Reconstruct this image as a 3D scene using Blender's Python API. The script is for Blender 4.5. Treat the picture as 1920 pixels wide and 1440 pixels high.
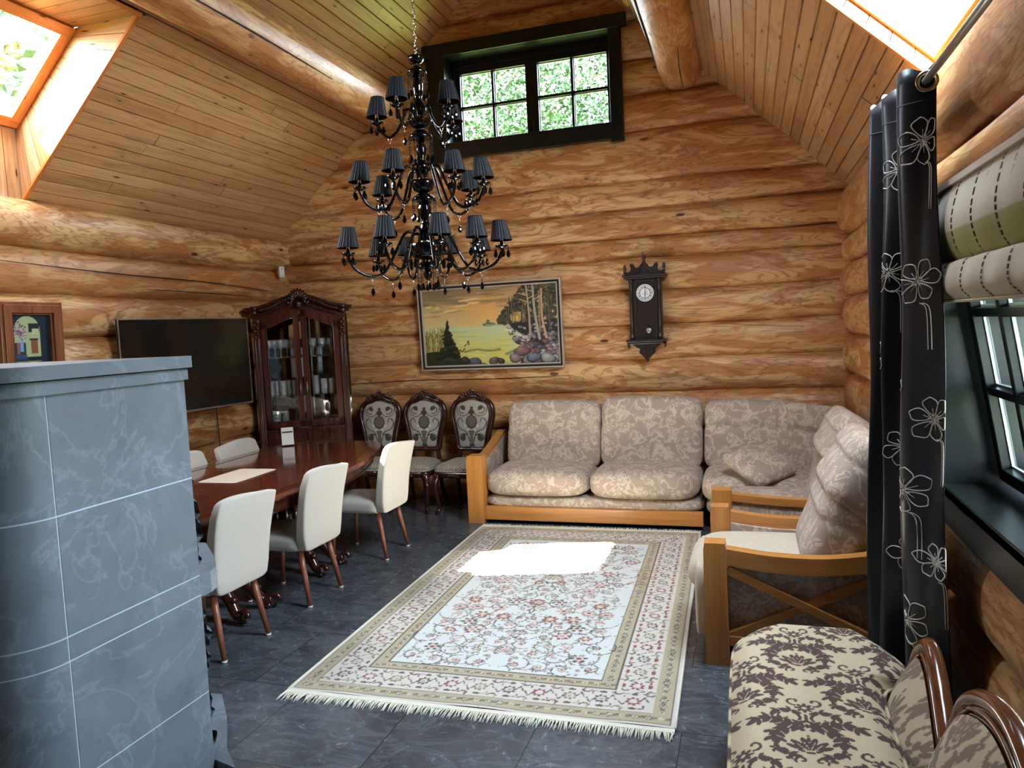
import bpy, bmesh, math, random
import numpy as np
from math import sin, cos, pi, radians, sqrt, atan2
from mathutils import Vector, Matrix, Euler

for o in list(bpy.data.objects):
    bpy.data.objects.remove(o)
SC = bpy.context.scene
COL = SC.collection
rnd = random.Random(7)
nrs = np.random.RandomState(11)

# ------------------------------------------------------------------ camera
YAW, PITCH, ROLL, FPX = -0.31151344, 0.07483071, -0.04789494, 1388.04
def _cam_rows():
    ca, sa = cos(YAW), sin(YAW); cb, sb = cos(PITCH), sin(PITCH); cc, sc = cos(ROLL), sin(ROLL)
    R0 = np.array([[1, 0, 0], [0, 0, -1], [0, 1, 0]], float)
    Rz = np.array([[ca, -sa, 0], [sa, ca, 0], [0, 0, 1]])
    Rx = np.array([[1, 0, 0], [0, cb, -sb], [0, sb, cb]])
    Rr = np.array([[cc, -sc, 0], [sc, cc, 0], [0, 0, 1]])
    return Rr @ Rx @ R0 @ Rz
_r = _cam_rows()
cam_data = bpy.data.cameras.new('camera')
cam_data.sensor_fit = 'HORIZONTAL'
cam_data.sensor_width = 36.0
cam_data.lens = FPX / 1920 * 36.0
cam_data.clip_start = 0.05
cam_data.clip_end = 300
cam = bpy.data.objects.new('camera', cam_data)
COL.objects.link(cam)
_m = Matrix(((_r[0][0], -_r[1][0], -_r[2][0], 0.0),
             (_r[0][1], -_r[1][1], -_r[2][1], 0.0),
             (_r[0][2], -_r[1][2], -_r[2][2], 1.7),
             (0, 0, 0, 1)))
cam.matrix_world = _m
SC.camera = cam

# ------------------------------------------------------------------ exposure, sky, sun
SC.view_settings.view_transform = 'Standard'
SC.view_settings.look = 'None'
SC.view_settings.gamma = 1.0
SC.view_settings.use_curve_mapping = False
SC.view_settings.exposure = 2.23
SC.cycles.max_bounces = 10
SC.cycles.diffuse_bounces = 6
SC.cycles.glossy_bounces = 4
SC.cycles.transparent_max_bounces = 16
SC.cycles.transmission_bounces = 6
SC.cycles.caustics_reflective = False
SC.cycles.caustics_refractive = False
SC.cycles.sample_clamp_indirect = 6.0
SC.cycles.use_denoising = True
try:
    SC.cycles.denoiser = 'OPENIMAGEDENOISE'
except Exception:
    pass

world = bpy.data.worlds.new('sky')
SC.world = world
world.use_nodes = True
wn = world.node_tree
wn.nodes.clear()
w_out = wn.nodes.new('ShaderNodeOutputWorld')
w_bg = wn.nodes.new('ShaderNodeBackground')
w_sky = wn.nodes.new('ShaderNodeTexSky')
w_mix = wn.nodes.new('ShaderNodeMix')
w_mix.data_type = 'RGBA'
w_sky.sky_type = 'NISHITA'
w_sky.sun_disc = False
w_sky.sun_elevation = radians(47)
w_sky.sun_rotation = radians(240)
w_sky.air_density = 1.0
w_sky.dust_density = 2.0
w_gain = wn.nodes.new('ShaderNodeVectorMath')
w_gain.operation = 'SCALE'
w_gain.inputs['Scale'].default_value = 0.16
wn.links.new(w_sky.outputs[0], w_gain.inputs[0])
w_mix.inputs[0].default_value = 0.68          # haze and thin cloud over the blue
w_mix.inputs[7].default_value = (0.86, 1.0, 1.16, 1)
wn.links.new(w_gain.outputs[0], w_mix.inputs[6])
wn.links.new(w_mix.outputs[2], w_bg.inputs[0])
w_bg.inputs[1].default_value = 13.0
wn.links.new(w_bg.outputs[0], w_out.inputs[0])

SUN_DIR = Vector((0.84, 0.465, -1.0)).normalized()   # the way the light travels
sun_data = bpy.data.lights.new('sun', 'SUN')
sun_data.energy = 42.0
sun_data.angle = radians(1.2)
sun_data.color = (1.0, 0.95, 0.86)
sun = bpy.data.objects.new('sun', sun_data)
COL.objects.link(sun)
sun.rotation_euler = SUN_DIR.to_track_quat('-Z', 'Y').to_euler()
sun.location = (-9, -3, 9)

def portal(name, loc, direction, sx, sy):
    """daylight portal in a window opening: guides sky sampling, adds no light of its own"""
    l = bpy.data.lights.new(name, 'AREA')
    l.shape = 'RECTANGLE'; l.size = sx; l.size_y = sy
    l.cycles.is_portal = True
    o = bpy.data.objects.new(name, l); COL.objects.link(o)
    o.location = loc
    o.rotation_euler = Vector(direction).to_track_quat('-Z', 'Y').to_euler()
    return o
portal('daylight_portal', (-1.91, 7.32, 3.87), (0, -1, 0), 1.7, 1.0)
portal('daylight_portal', (1.16, 2.62, 1.55), (-1, 0, 0), 1.48, 1.16)
portal('daylight_portal', (-4.52, 3.5, 3.56), (0.69, 0, -0.73), 0.9, 0.95)
portal('daylight_portal', (0.35, 3.5, 3.33), (-0.69, 0, -0.73), 0.9, 1.56)

# ------------------------------------------------------------------ helpers
def s(r, g, b):
    f = lambda c: (c / 255) / 12.92 if c / 255 <= 0.04045 else ((c / 255 + 0.055) / 1.055) ** 2.4
    return (f(r), f(g), f(b))

class MB:
    """collects shapes for ONE mesh object"""
    def __init__(self):
        self.v = []; self.f = []; self.mi = []; self.sm = []; self.wc = []; self.col = None
    def add(self, verts, faces, mi=0, smooth=False, wc=None):
        o = len(self.v)
        self.v.extend([tuple(p) for p in verts])
        self.wc.extend(wc if wc is not None else [(p[0], p[1], p[2]) for p in verts])
        for f in faces:
            self.f.append(tuple(i + o for i in f)); self.mi.append(mi); self.sm.append(smooth)
        return self
    def box(self, c, sz, rot=None, mi=0, axis=0, seed=None):
        x, y, z = sz[0] / 2, sz[1] / 2, sz[2] / 2
        ps = [Vector((a * x, b * y, d * z)) for a in (-1, 1) for b in (-1, 1) for d in (-1, 1)]
        k = rnd.random() * 90 if seed is None else seed
        wc = []
        for p in ps:
            q = [p.x, p.y, p.z]
            a = q.pop(axis)
            wc.append((a, q[0] + q[1] * 0.7, k))
        if rot is not None:
            R = rot if isinstance(rot, Matrix) else Euler(rot).to_matrix()
            ps = [R @ p for p in ps]
        ps = [p + Vector(c) for p in ps]
        fs = [(0, 1, 3, 2), (4, 6, 7, 5), (0, 4, 5, 1), (2, 3, 7, 6), (0, 2, 6, 4), (1, 5, 7, 3)]
        return self.add(ps, fs, mi, False, wc)
    def bar(self, a, b, w, h, up=(0, 0, 1), mi=0):
        """square bar from a to b"""
        a = Vector(a); b = Vector(b); d = (b - a); L = d.length; d.normalize()
        upv = Vector(up); sd = d.cross(upv)
        if sd.length < 1e-5:
            sd = Vector((1, 0, 0))
        sd.normalize(); u2 = sd.cross(d)
        R = Matrix((d, sd, u2)).transposed()
        return self.box((a + b) / 2, (L, w, h), R, mi, 0)
    def prism(self, poly, d0, d1, frame, mi=0, smooth=False):
        """poly: 2D outline; frame: function (u, v, d) -> xyz"""
        n = len(poly)
        vs = [frame(u, v, d0) for u, v in poly] + [frame(u, v, d1) for u, v in poly]
        k = rnd.random() * 90
        wc = [(v, u, k) for u, v in poly] * 2
        fs = [tuple(range(n))[::-1], tuple(range(n, 2 * n))]
        o = len(self.f)
        self.add(vs, fs, mi, False, wc)
        self.add(vs, [(i, (i + 1) % n, n + (i + 1) % n, n + i) for i in range(n)], mi, smooth, wc)
        return self
    def tube(self, pts, r, n=8, closed=False, caps=True, mi=0, flat=1.0, up=None):
        pts = [Vector(p) for p in pts]
        m = len(pts)
        rs = r if isinstance(r, (list, tuple)) else [r] * m
        vs = []; wc = []
        prev = None; acc = 0.0; k = rnd.random() * 90
        for i, p in enumerate(pts):
            if closed:
                t = pts[(i + 1) % m] - pts[i - 1]
            else:
                t = pts[min(i + 1, m - 1)] - pts[max(i - 1, 0)]
            if t.length < 1e-9:
                t = Vector((0, 0, 1))
            t.normalize()
            if up is not None:
                nn = Vector(up) - t * t.dot(Vector(up))
            elif prev is None:
                ref = Vector((0, 0, 1)) if abs(t.z) < 0.9 else Vector((1, 0, 0))
                nn = ref - t * t.dot(ref)
            else:
                nn = prev - t * t.dot(prev)
            if nn.length < 1e-6:
                nn = t.orthogonal()
            nn.normalize(); prev = nn
            bb = t.cross(nn)
            if i:
                acc += (p - pts[i - 1]).length
            for j in range(n):
                a = 2 * pi * j / n
                vs.append(p + nn * (cos(a) * rs[i]) + bb * (sin(a) * rs[i] * flat))
                wc.append((acc, a * rs[i], k))
        fs = []
        rng = m if closed else m - 1
        for i in range(rng):
            for j in range(n):
                i2 = (i + 1) % m
                fs.append((i * n + j, i * n + (j + 1) % n, i2 * n + (j + 1) % n, i2 * n + j))
        self.add(vs, fs, mi, True, wc)
        if caps and not closed:
            o = len(self.v) - len(vs)
            self.f.append(tuple(o + j for j in range(n))[::-1]); self.mi.append(mi); self.sm.append(False)
            self.f.append(tuple(o + (m - 1) * n + j for j in range(n))); self.mi.append(mi); self.sm.append(False)
        return self
    def lathe(self, prof, c=(0, 0, 0), n=20, mi=0, smooth=True, lobes=0, amp=0.0, M=None):
        """prof: (radius, z) list revolved about z through c"""
        vs = []; wc = []
        for r, z in prof:
            for j in range(n):
                a = 2 * pi * j / n
                rr = r * (1 + (amp * cos(lobes * a) if lobes else 0))
                p = Vector((rr * cos(a), rr * sin(a), z))
                if M is not None:
                    p = M @ p
                vs.append(p + Vector(c)); wc.append((z, a * max(r, 0.01), 3.0))
        fs = []
        for i in range(len(prof) - 1):
            for j in range(n):
                fs.append((i * n + j, i * n + (j + 1) % n, (i + 1) * n + (j + 1) % n, (i + 1) * n + j))
        self.add(vs, fs, mi, smooth, wc)
        o = len(self.v) - len(vs)
        if prof[0][0] > 1e-4:
            self.f.append(tuple(o + j for j in range(n))[::-1]); self.mi.append(mi); self.sm.append(False)
        if prof[-1][0] > 1e-4:
            self.f.append(tuple(o + (len(prof) - 1) * n + j for j in range(n))); self.mi.append(mi); self.sm.append(False)
        return self
    def grid(self, fn, nu, nv, mi=0, smooth=True, wcf=None, cu=False, cv=False):
        vs = []; wc = []
        for i in range(nu + (0 if cu else 1)):
            for j in range(nv + (0 if cv else 1)):
                u, v = i / nu, j / nv
                vs.append(fn(u, v))
                if wcf:
                    wc.append(wcf(u, v))
        W = nv + (0 if cv else 1); H = nu + (0 if cu else 1)
        fs = []
        for i in range(nu):
            for j in range(nv):
                i2 = (i + 1) % H; j2 = (j + 1) % W
                fs.append((i * W + j, i2 * W + j, i2 * W + j2, i * W + j2))
        return self.add(vs, fs, mi, smooth, wc if wcf else None)
    def ball(self, c, r, n=10, mi=0):
        rx, ry, rz = r if isinstance(r, (tuple, list)) else (r, r, r)
        prof = [(sin(pi * i / n), -cos(pi * i / n)) for i in range(n + 1)]
        vs = []; m = n + 2
        for q, z in prof:
            for j in range(m):
                a = 2 * pi * j / m
                vs.append((c[0] + q * rx * cos(a), c[1] + q * ry * sin(a), c[2] + z * rz))
        fs = [(i * m + j, i * m + (j + 1) % m, (i + 1) * m + (j + 1) % m, (i + 1) * m + j) for i in range(n) for j in range(m)]
        return self.add(vs, fs, mi, True)
    def cushion(self, c, sz, puff=0.35, p=5.0, n=16, fn=None, mi=0, M=None):
        """soft rounded block; puff: 0 hard slab .. 1 pillow;  fn deforms unit coords (a,b,d in -1..1) -> offset"""
        sx, sy, sz_ = sz[0] / 2, sz[1] / 2, sz[2] / 2
        vs = []; idx = {}; fs = []
        def P(i, j, k):
            key = (i, j, k)
            if key in idx:
                return idx[key]
            a, b, d = 2 * i / n - 1, 2 * j / n - 1, (2 * k / nk - 1)
            # round the cube into a superellipsoid, then let the thickness fall off towards the rim
            ln = (abs(a) ** p + abs(b) ** p + abs(d) ** p) ** (1 / p)
            mx = max(abs(a), abs(b), abs(d), 1e-9)
            q = mx / ln
            a2, b2, d2 = a * q, b * q, d * q
            t = (1 - puff) + puff * sqrt(max(0.0, (1 - a2 ** 4) * (1 - b2 ** 4)))
            x, y, z = a2 * sx, b2 * sy, d2 * sz_ * t
            if fn:
                x, y, z = fn(a2, b2, d2, x, y, z)
            v = Vector((x, y, z))
            if M is not None:
                v = M @ v
            idx[key] = len(vs); vs.append(v + Vector(c)); return idx[key]
        nk = max(4, n // 3)
        for i in range(n):
            for j in range(n):
                fs.append((P(i, j, 0), P(i, j + 1, 0), P(i + 1, j + 1, 0), P(i + 1, j, 0)))
                fs.append((P(i, j, nk), P(i + 1, j, nk), P(i + 1, j + 1, nk), P(i, j + 1, nk)))
        for i in range(n):
            for k in range(nk):
                fs.append((P(i, 0, k), P(i + 1, 0, k), P(i + 1, 0, k + 1), P(i, 0, k + 1)))
                fs.append((P(i, n, k), P(i, n, k + 1), P(i + 1, n, k + 1), P(i + 1, n, k)))
                fs.append((P(0, i, k), P(0, i, k + 1), P(0, i + 1, k + 1), P(0, i + 1, k)))
                fs.append((P(n, i, k), P(n, i + 1, k), P(n, i + 1, k + 1), P(n, i, k + 1)))
        return self.add(vs, fs, mi, True)
    def build(self, name, mats, parent=None, bevel=0.0, seg=2, sub=0, loc=None):
        me = bpy.data.meshes.new(name)
        me.from_pydata([tuple(v) for v in self.v], [], self.f)
        if not isinstance(mats, (list, tuple)):
            mats = [mats]
        for m in mats:
            me.materials.append(m)
        me.polygons.foreach_set('material_index', self.mi)
        me.polygons.foreach_set('use_smooth', self.sm)
        at = me.attributes.new('wc', 'FLOAT_VECTOR', 'POINT')
        at.data.foreach_set('vector', np.array(self.wc, dtype=np.float32).ravel())
        if self.col is not None:
            ca = me.attributes.new('col', 'FLOAT_COLOR', 'POINT')
            ca.data.foreach_set('color', np.asarray(self.col, dtype=np.float32).ravel())
        me.update()
        o = bpy.data.objects.new(name, me)
        COL.objects.link(o)
        if parent is not None:
            o.parent = parent
        if loc is not None:
            o.location = loc
        if bevel > 0:
            b = o.modifiers.new('bevel', 'BEVEL'); b.width = bevel; b.segments = seg
            b.limit_method = 'ANGLE'; b.angle_limit = radians(38)
        if sub:
            m = o.modifiers.new('sub', 'SUBSURF'); m.levels = sub; m.render_levels = sub
        return o

def thing(name, label, cat, loc=(0, 0, 0), rotz=0.0, group=None):
    o = bpy.data.objects.new(name, None)
    o.empty_display_size = 0.1
    COL.objects.link(o)
    o.location = loc; o.rotation_euler = (0, 0, rotz)
    o['label'] = label; o['category'] = cat
    if group:
        o['group'] = group
    return o
def tag(o, label, cat, group=None, kind=None):
    o['label'] = label; o['category'] = cat
    if group:
        o['group'] = group
    if kind:
        o['kind'] = kind
    return o
def struct(o, label=None):
    o['kind'] = 'structure'
    if label:
        o['label'] = label
    return o
def dup(root, loc, rotz=0.0, label=None, group=None):
    r = root.copy(); COL.objects.link(r)
    r.location = loc; r.rotation_euler = (0, 0, rotz)
    if label:
        r['label'] = label
    if group:
        r['group'] = group
    for ch in list(root.children):
        c = ch.copy(); COL.objects.link(c); c.parent = r
        for g in list(ch.children):
            d = g.copy(); COL.objects.link(d); d.parent = c
    return r
def catmull(pts, n=8, closed=False):
    out = []; m = len(pts)
    rng = m if closed else m - 1
    for i in range(rng):
        if closed:
            p = [pts[(i + k - 1) % m] for k in range(4)]
        else:
            p = [pts[max(0, min(m - 1, i + k - 1))] for k in range(4)]
        for k in range(n):
            t = k / n
            out.append(tuple(0.5 * ((2 * p[1][d]) + (-p[0][d] + p[2][d]) * t + (2 * p[0][d] - 5 * p[1][d] + 4 * p[2][d] - p[3][d]) * t * t
                       + (-p[0][d] + 3 * p[1][d] - 3 * p[2][d] + p[3][d]) * t ** 3) for d in range(len(pts[0]))))
    if not closed:
        out.append(tuple(pts[-1]))
    return out
# ------------------------------------------------------------------ materials
class NT:
    def __init__(self, name):
        self.m = bpy.data.materials.new(name); self.m.use_nodes = True
        self.t = self.m.node_tree; self.t.nodes.clear()
        self.out = self.t.nodes.new('ShaderNodeOutputMaterial')
        self.b = self.t.nodes.new('ShaderNodeBsdfPrincipled')
        self.t.links.new(self.b.outputs[0], self.out.inputs[0])
    def n(self, typ, **kw):
        nd = self.t.nodes.new('ShaderNode' + typ)
        for k, v in kw.items():
            setattr(nd, k, v)
        return nd
    def l(self, a, b):
        self.t.links.new(a, b)
    def val(self, sock, v):
        if hasattr(v, 'is_output') or isinstance(v, bpy.types.NodeSocket):
            self.l(v, sock)
        else:
            sock.default_value = v
    def math(self, op, a, b=None, c=None):
        nd = self.n('Math', operation=op)
        self.val(nd.inputs[0], a)
        if b is not None:
            self.val(nd.inputs[1], b)
        if c is not None:
            self.val(nd.inputs[2], c)
        return nd.outputs[0]
    def mapped(self, src, scale, loc=(0, 0, 0)):
        nd = self.n('Mapping'); self.l(src, nd.inputs[0])
        nd.inputs['Scale'].default_value = scale; nd.inputs['Location'].default_value = loc
        return nd.outputs[0]
    def noise(self, vec, scale=1.0, detail=3.0, rough=0.5, dist=0.0):
        nd = self.n('TexNoise'); self.l(vec, nd.inputs['Vector'])
        nd.inputs['Scale'].default_value = scale; nd.inputs['Detail'].default_value = detail
        nd.inputs['Roughness'].default_value = rough; nd.inputs['Distortion'].default_value = dist
        return nd.outputs[0]
    def voro(self, vec, scale=1.0, feature='F1', out=0, rand=1.0):
        nd = self.n('TexVoronoi', feature=feature); self.l(vec, nd.inputs['Vector'])
        nd.inputs['Scale'].default_value = scale
        nd.inputs['Randomness'].default_value = rand
        return nd.outputs[out]
    def ramp(self, fac, stops, interp='LINEAR'):
        nd = self.n('ValToRGB'); self.val(nd.inputs[0], fac)
        cr = nd.color_ramp; cr.interpolation = interp
        while len(cr.elements) < len(stops):
            cr.elements.new(0.5)
        for e, (p, c) in zip(cr.elements, stops):
            e.position = p
            e.color = (c, c, c, 1) if isinstance(c, (int, float)) else (*c, 1)
        return nd.outputs[0]
    def mix(self, fac, a, b, blend='MIX'):
        nd = self.n('Mix', data_type='RGBA', blend_type=blend)
        self.val(nd.inputs[0], fac)
        for sk, v in ((nd.inputs[6], a), (nd.inputs[7], b)):
            if isinstance(v, tuple):
                sk.default_value = (*v, 1) if len(v) == 3 else v
            else:
                self.l(v, sk)
        return nd.outputs[2]
    def bump(self, h, strength=0.2, dist=0.01):
        nd = self.n('Bump'); self.l(h, nd.inputs['Height'])
        nd.inputs['Strength'].default_value = strength; nd.inputs['Distance'].default_value = dist
        self.l(nd.outputs[0], self.b.inputs['Normal'])
    def fin(self, color=None, rough=0.5, metal=0.0, spec=0.5, coat=0.0, sheen=0.0):
        if color is not None:
            if isinstance(color, tuple):
                self.b.inputs['Base Color'].default_value = (*color, 1)
            else:
                self.l(color, self.b.inputs['Base Color'])
        self.val(self.b.inputs['Roughness'], rough)
        self.b.inputs['Metallic'].default_value = metal
        self.b.inputs['Specular IOR Level'].default_value = spec
        self.b.inputs['Coat Weight'].default_value = coat
        self.b.inputs['Coat Roughness'].default_value = 0.08
        self.b.inputs['Sheen Weight'].default_value = sheen
        return self.m
    def attr(self, name):
        return self.n('Attribute', attribute_name=name).outputs['Vector']
    def obj(self):
        return self.n('TexCoord').outputs['Object']
    def gen(self):
        return self.n('TexCoord').outputs['Generated']

def simple(name, color, rough=0.5, metal=0.0, spec=0.5, coat=0.0, sheen=0.0, var=0.08, vs=9.0):
    t = NT(name)
    nz = t.noise(t.obj(), vs, 4.0)
    lo = tuple(c * (1 - var) for c in color); hi = tuple(min(1, c * (1 + var)) for c in color)
    return t.fin(t.mix(nz, lo, hi), rough, metal, spec, coat, sheen)

def grain_wood(name, pale, mid, dark, kind='log', rough=0.42, coat=0.0):
    """wood with its grain along wc.x; wc.y runs across, wc.z tells pieces apart"""
    t = NT(name); wc = t.attr('wc')
    sep = t.n('SeparateXYZ'); t.l(wc, sep.inputs[0])
    if kind == 'log':
        v1 = t.mapped(wc, (0.9, 4.2, 1.0)); v2 = t.mapped(wc, (1.7, 7.0, 1.0), (5, 3, 2))
        n1 = t.noise(v1, 1.0, 4.0, 0.55, 0.6)
        rings = t.math('PINGPONG', t.math('MULTIPLY', n1, 26.0), 1.0)
        line = t.ramp(rings, [(0.0, 1.0), (0.22, 0.35), (0.5, 0.0), (1.0, 0.0)])
        patch = t.ramp(t.noise(v2, 1.0, 4.0, 0.6, 0.9), [(0.45, 0.0), (0.55, 1.0)])
        fine = t.noise(t.mapped(wc, (3.0, 90.0, 1.0)), 1.0, 2.0)
        kv = t.mapped(wc, (2.0, 5.0, 1.0), (1.3, 0.4, 0))
        kd = t.voro(kv, 1.0); kc = t.voro(kv, 1.0, out=1)
        ksep = t.n('SeparateColor'); t.l(kc, ksep.inputs[0])
        ksz = t.math('MULTIPLY', t.math('GREATER_THAN', ksep.outputs[0], 0.45), 0.085)
        knot = t.math('LESS_THAN', kd, ksz)
        halo = t.ramp(t.math('SUBTRACT', kd, ksz), [(0.0, 0.5), (0.10, 0.0)])
        halo = t.math('MULTIPLY', halo, t.math('GREATER_THAN', ksep.outputs[0], 0.45))
        c = t.mix(patch, pale, mid)
        c = t.mix(t.math('MULTIPLY', line, 0.72), c, dark)
        c = t.mix(t.math('MULTIPLY', fine, 0.25), c, mid)
        c = t.mix(t.math('MULTIPLY', halo, 0.6), c, dark)
        c = t.mix(knot, c, tuple(k * 0.35 for k in dark))
        rvar = t.noise(t.mapped(wc, (0.3, 0.6, 0.37)), 1.0, 2.0)
        c = t.mix(t.ramp(rvar, [(0.3, 0.0), (0.75, 0.5)]), c, mid)
        t.bump(t.math('ADD', n1, t.math('MULTIPLY', fine, 0.3)), 0.18, 0.02)
    else:
        n1 = t.noise(t.mapped(wc, (0.55, 11.0, 1.0)), 1.0, 4.0, 0.55, 0.5)
        rings = t.math('PINGPONG', t.math('MULTIPLY', n1, 14.0), 1.0)
        line = t.ramp(rings, [(0.0, 1.0), (0.3, 0.3), (0.7, 0.0), (1.0, 0.0)])
        kv = t.mapped(wc, (3.6, 16.0, 1.0))
        kd = t.voro(kv, 1.0); kc = t.voro(kv, 1.0, out=1)
        ksep = t.n('SeparateColor'); t.l(kc, ksep.inputs[0])
        on = t.math('GREATER_THAN', ksep.outputs[0], 0.40)
        knot = t.math('LESS_THAN', kd, t.math('MULTIPLY', on, 0.10))
        halo = t.math('MULTIPLY', t.ramp(kd, [(0.06, 0.8), (0.22, 0.0)]), on)
        tone = t.noise(t.mapped(wc, (0.01, 0.01, 7.3)), 1.0, 0.0)
        c = t.mix(t.ramp(tone, [(0.3, 0.0), (0.7, 1.0)]), pale, mid)
        c = t.mix(t.math('MULTIPLY', line, 0.4), c, dark)
        c = t.mix(t.math('MULTIPLY', halo, 0.5), c, dark)
        c = t.mix(knot, c, tuple(k * 0.3 for k in dark))
    return t.fin(c, rough, 0.0, 0.4, coat)

def furniture_wood(name, pale, dark, rough=0.3, coat=0.0, scale=1.0, axis=2):
    t = NT(name)
    sc = [26.0 * scale] * 3; sc[axis] = 1.6 * scale
    n1 = t.noise(t.mapped(t.obj(), tuple(sc)), 1.0, 5.0, 0.6, 0.4)
    n2 = t.noise(t.obj(), 3.0 * scale, 2.0)
    c = t.mix(t.ramp(n1, [(0.3, 0.0), (0.7, 1.0)]), dark, pale)
    c = t.mix(t.math('MULTIPLY', n2, 0.35), c, dark)
    return t.fin(c, rough, 0.0, 0.5, coat)

def floral_fabric(name, base, light, deep, scale=1.0, rough=0.9):
    t = NT(name)
    co = t.obj()
    warp = t.n('TexNoise'); t.l(co, warp.inputs['Vector']); warp.inputs['Scale'].default_value = 7.0 * scale
    add = t.n('VectorMath', operation='MULTIPLY_ADD')
    t.l(warp.outputs[1], add.inputs[0]); add.inputs[1].default_value = (0.09, 0.09, 0.09); t.l(co, add.inputs[2])
    v = add.outputs[0]
    vine = t.ramp(t.math('ABSOLUTE', t.math('SUBTRACT', t.noise(v, 8.5 * scale, 2.0, 0.5, 0.8), 0.5)), [(0.0, 1.0), (0.022, 1.0), (0.034, 0.0)])
    d1 = t.voro(v, 9.0 * scale)
    bloom = t.ramp(d1, [(0.0, 1.0), (0.40, 1.0), (0.46, 0.0)])
    edge = t.voro(v, 26.0 * scale, 'DISTANCE_TO_EDGE')
    petal = t.ramp(edge, [(0.0, 0.0), (0.05, 0.1), (0.13, 1.0)])
    ring = t.ramp(t.math('PINGPONG', t.math('MULTIPLY', d1, 7.0), 1.0), [(0.0, 0.1), (0.35, 1.0)])
    m = t.math('MAXIMUM', vine, t.math('MULTIPLY', t.math('MULTIPLY', bloom, petal), ring))
    wv = t.n('TexWave', wave_type='BANDS', bands_direction='X'); t.l(co, wv.inputs['Vector'])
    wv.inputs['Scale'].default_value = 55.0; wv.inputs['Distortion'].default_value = 3.0
    weave = t.noise(t.mapped(co, (160, 160, 24)), 1.0, 2.0)
    c = t.mix(t.math('MULTIPLY', m, 0.85), base, light)
    c = t.mix(t.math('MULTIPLY', weave, 0.4), c, deep)
    t.bump(t.math('ADD', m, weave), 0.12, 0.004)
    return t.fin(c, rough, 0.0, 0.15, 0.0, 0.12)

def col_fabric(name, rough=0.92, fuzz=0.25, fs=260.0, sheen=0.1, coat=0.0):
    """cloth (or paint) whose pattern is the mesh's own 'col' attribute"""
    t = NT(name)
    c = t.n('Attribute', attribute_name='col').outputs['Color']
    nz = t.noise(t.obj(), fs, 2.0)
    c2 = t.mix(t.math('MULTIPLY', nz, fuzz), c, (0.02, 0.017, 0.014))
    t.bump(nz, 0.15, 0.003)
    return t.fin(c2, rough, 0.0, 0.2, coat, sheen)

def pane_glass(name, tint=(1, 1, 1), refl=0.12):
    """thin pane: passes the light straight through and mirrors a little of it"""
    t = NT(name)
    t.t.nodes.remove(t.b)
    tr = t.n('BsdfTransparent'); tr.inputs[0].default_value = (*tint, 1)
    gl = t.n('BsdfGlossy'); gl.inputs['Roughness'].default_value = 0.02
    fr = t.n('Fresnel'); t.l(t.math('MULTIPLY_ADD', t.n('NewGeometry').outputs['Backfacing'], 1 / 1.5 - 1.5, 1.5), fr.inputs[0])
    mx = t.n('MixShader')
    t.l(t.math('ADD', fr.outputs[0], refl - 0.04), mx.inputs[0])
    t.l(tr.outputs[0], mx.inputs[1]); t.l(gl.outputs[0], mx.inputs[2]); t.l(mx.outputs[0], t.out.inputs[0])
    return t.m

M = {}
M['log'] = grain_wood('log_wood', s(220, 180, 126), s(177, 120, 69), s(96, 54, 26), 'log', 0.45)
M['board'] = grain_wood('ceiling_board_wood', s(192, 148, 102), s(170, 122, 77), s(108, 64, 36), 'board', 0.4)
M['orange_wood'] = grain_wood('window_wood', s(214, 140, 70), s(196, 116, 54), s(150, 78, 30), 'board', 0.35)
M['gap'] = simple('dark_gap', s(40, 24, 14), 0.9)
M['black_paint'] = simple('black_green_paint', s(17, 21, 19), 0.3, 0, 0.4)
M['pane'] = pane_glass('window_pane_glass', (0.97, 0.99, 0.98), 0.06)
M['cab_pane'] = pane_glass('cabinet_pane_glass', (0.95, 0.97, 0.96), 0.14)
M['crystal'] = pane_glass('crystal_glass', (0.88, 0.93, 0.94), 0.34)
_cm = M['crystal'].node_tree; _mx = [n for n in _cm.nodes if n.type == 'MIX_SHADER'][0]
_df = _cm.nodes.new('ShaderNodeBsdfDiffuse'); _df.inputs[0].default_value = (0.9, 0.95, 0.95, 1)
_m2 = _cm.nodes.new('ShaderNodeMixShader'); _m2.inputs[0].default_value = 0.22
_o = [n for n in _cm.nodes if n.type == 'OUTPUT_MATERIAL'][0]
_cm.links.new(_mx.outputs[0], _m2.inputs[1]); _cm.links.new(_df.outputs[0], _m2.inputs[2]); _cm.links.new(_m2.outputs[0], _o.inputs[0])
M['seal'] = simple('pale_window_seal', s(190, 205, 210), 0.5)
M['mahogany'] = furniture_wood('mahogany', s(96, 44, 28), s(46, 17, 11), 0.22, 0.35)
M['mahogany_dark'] = furniture_wood('dark_mahogany', s(74, 32, 22), s(34, 12, 9), 0.2, 0.4)
M['table_top'] = furniture_wood('table_top_mahogany', s(112, 52, 30), s(66, 25, 14), 0.12, 0.6, 0.8, 1)
M['oak'] = furniture_wood('honey_oak', s(200, 140, 74), s(166, 104, 46), 0.35, 0.1, 1.0, 2)
M['oak_x'] = furniture_wood('honey_oak_rail', s(200, 140, 74), s(166, 104, 46), 0.35, 0.1, 1.0, 0)
M['walnut_leg'] = furniture_wood('red_brown_beech', s(160, 98, 70), s(112, 60, 40), 0.35, 0.1)
M['chaise_wood'] = furniture_wood('polished_walnut', s(132, 72, 36), s(70, 32, 14), 0.18, 0.5, 1.0, 1)
M['clock_wood'] = furniture_wood('ebonised_wood', s(52, 36, 28), s(26, 16, 12), 0.35, 0.15)
M['white_cloth'] = simple('off_white_upholstery', s(188, 182, 169), 0.9, 0, 0.15, 0, 0.15, 0.04, 30)
M['sofa'] = floral_fabric('taupe_floral_fabric', s(168, 147, 130), s(204, 189, 168), s(132, 112, 96))
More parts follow.
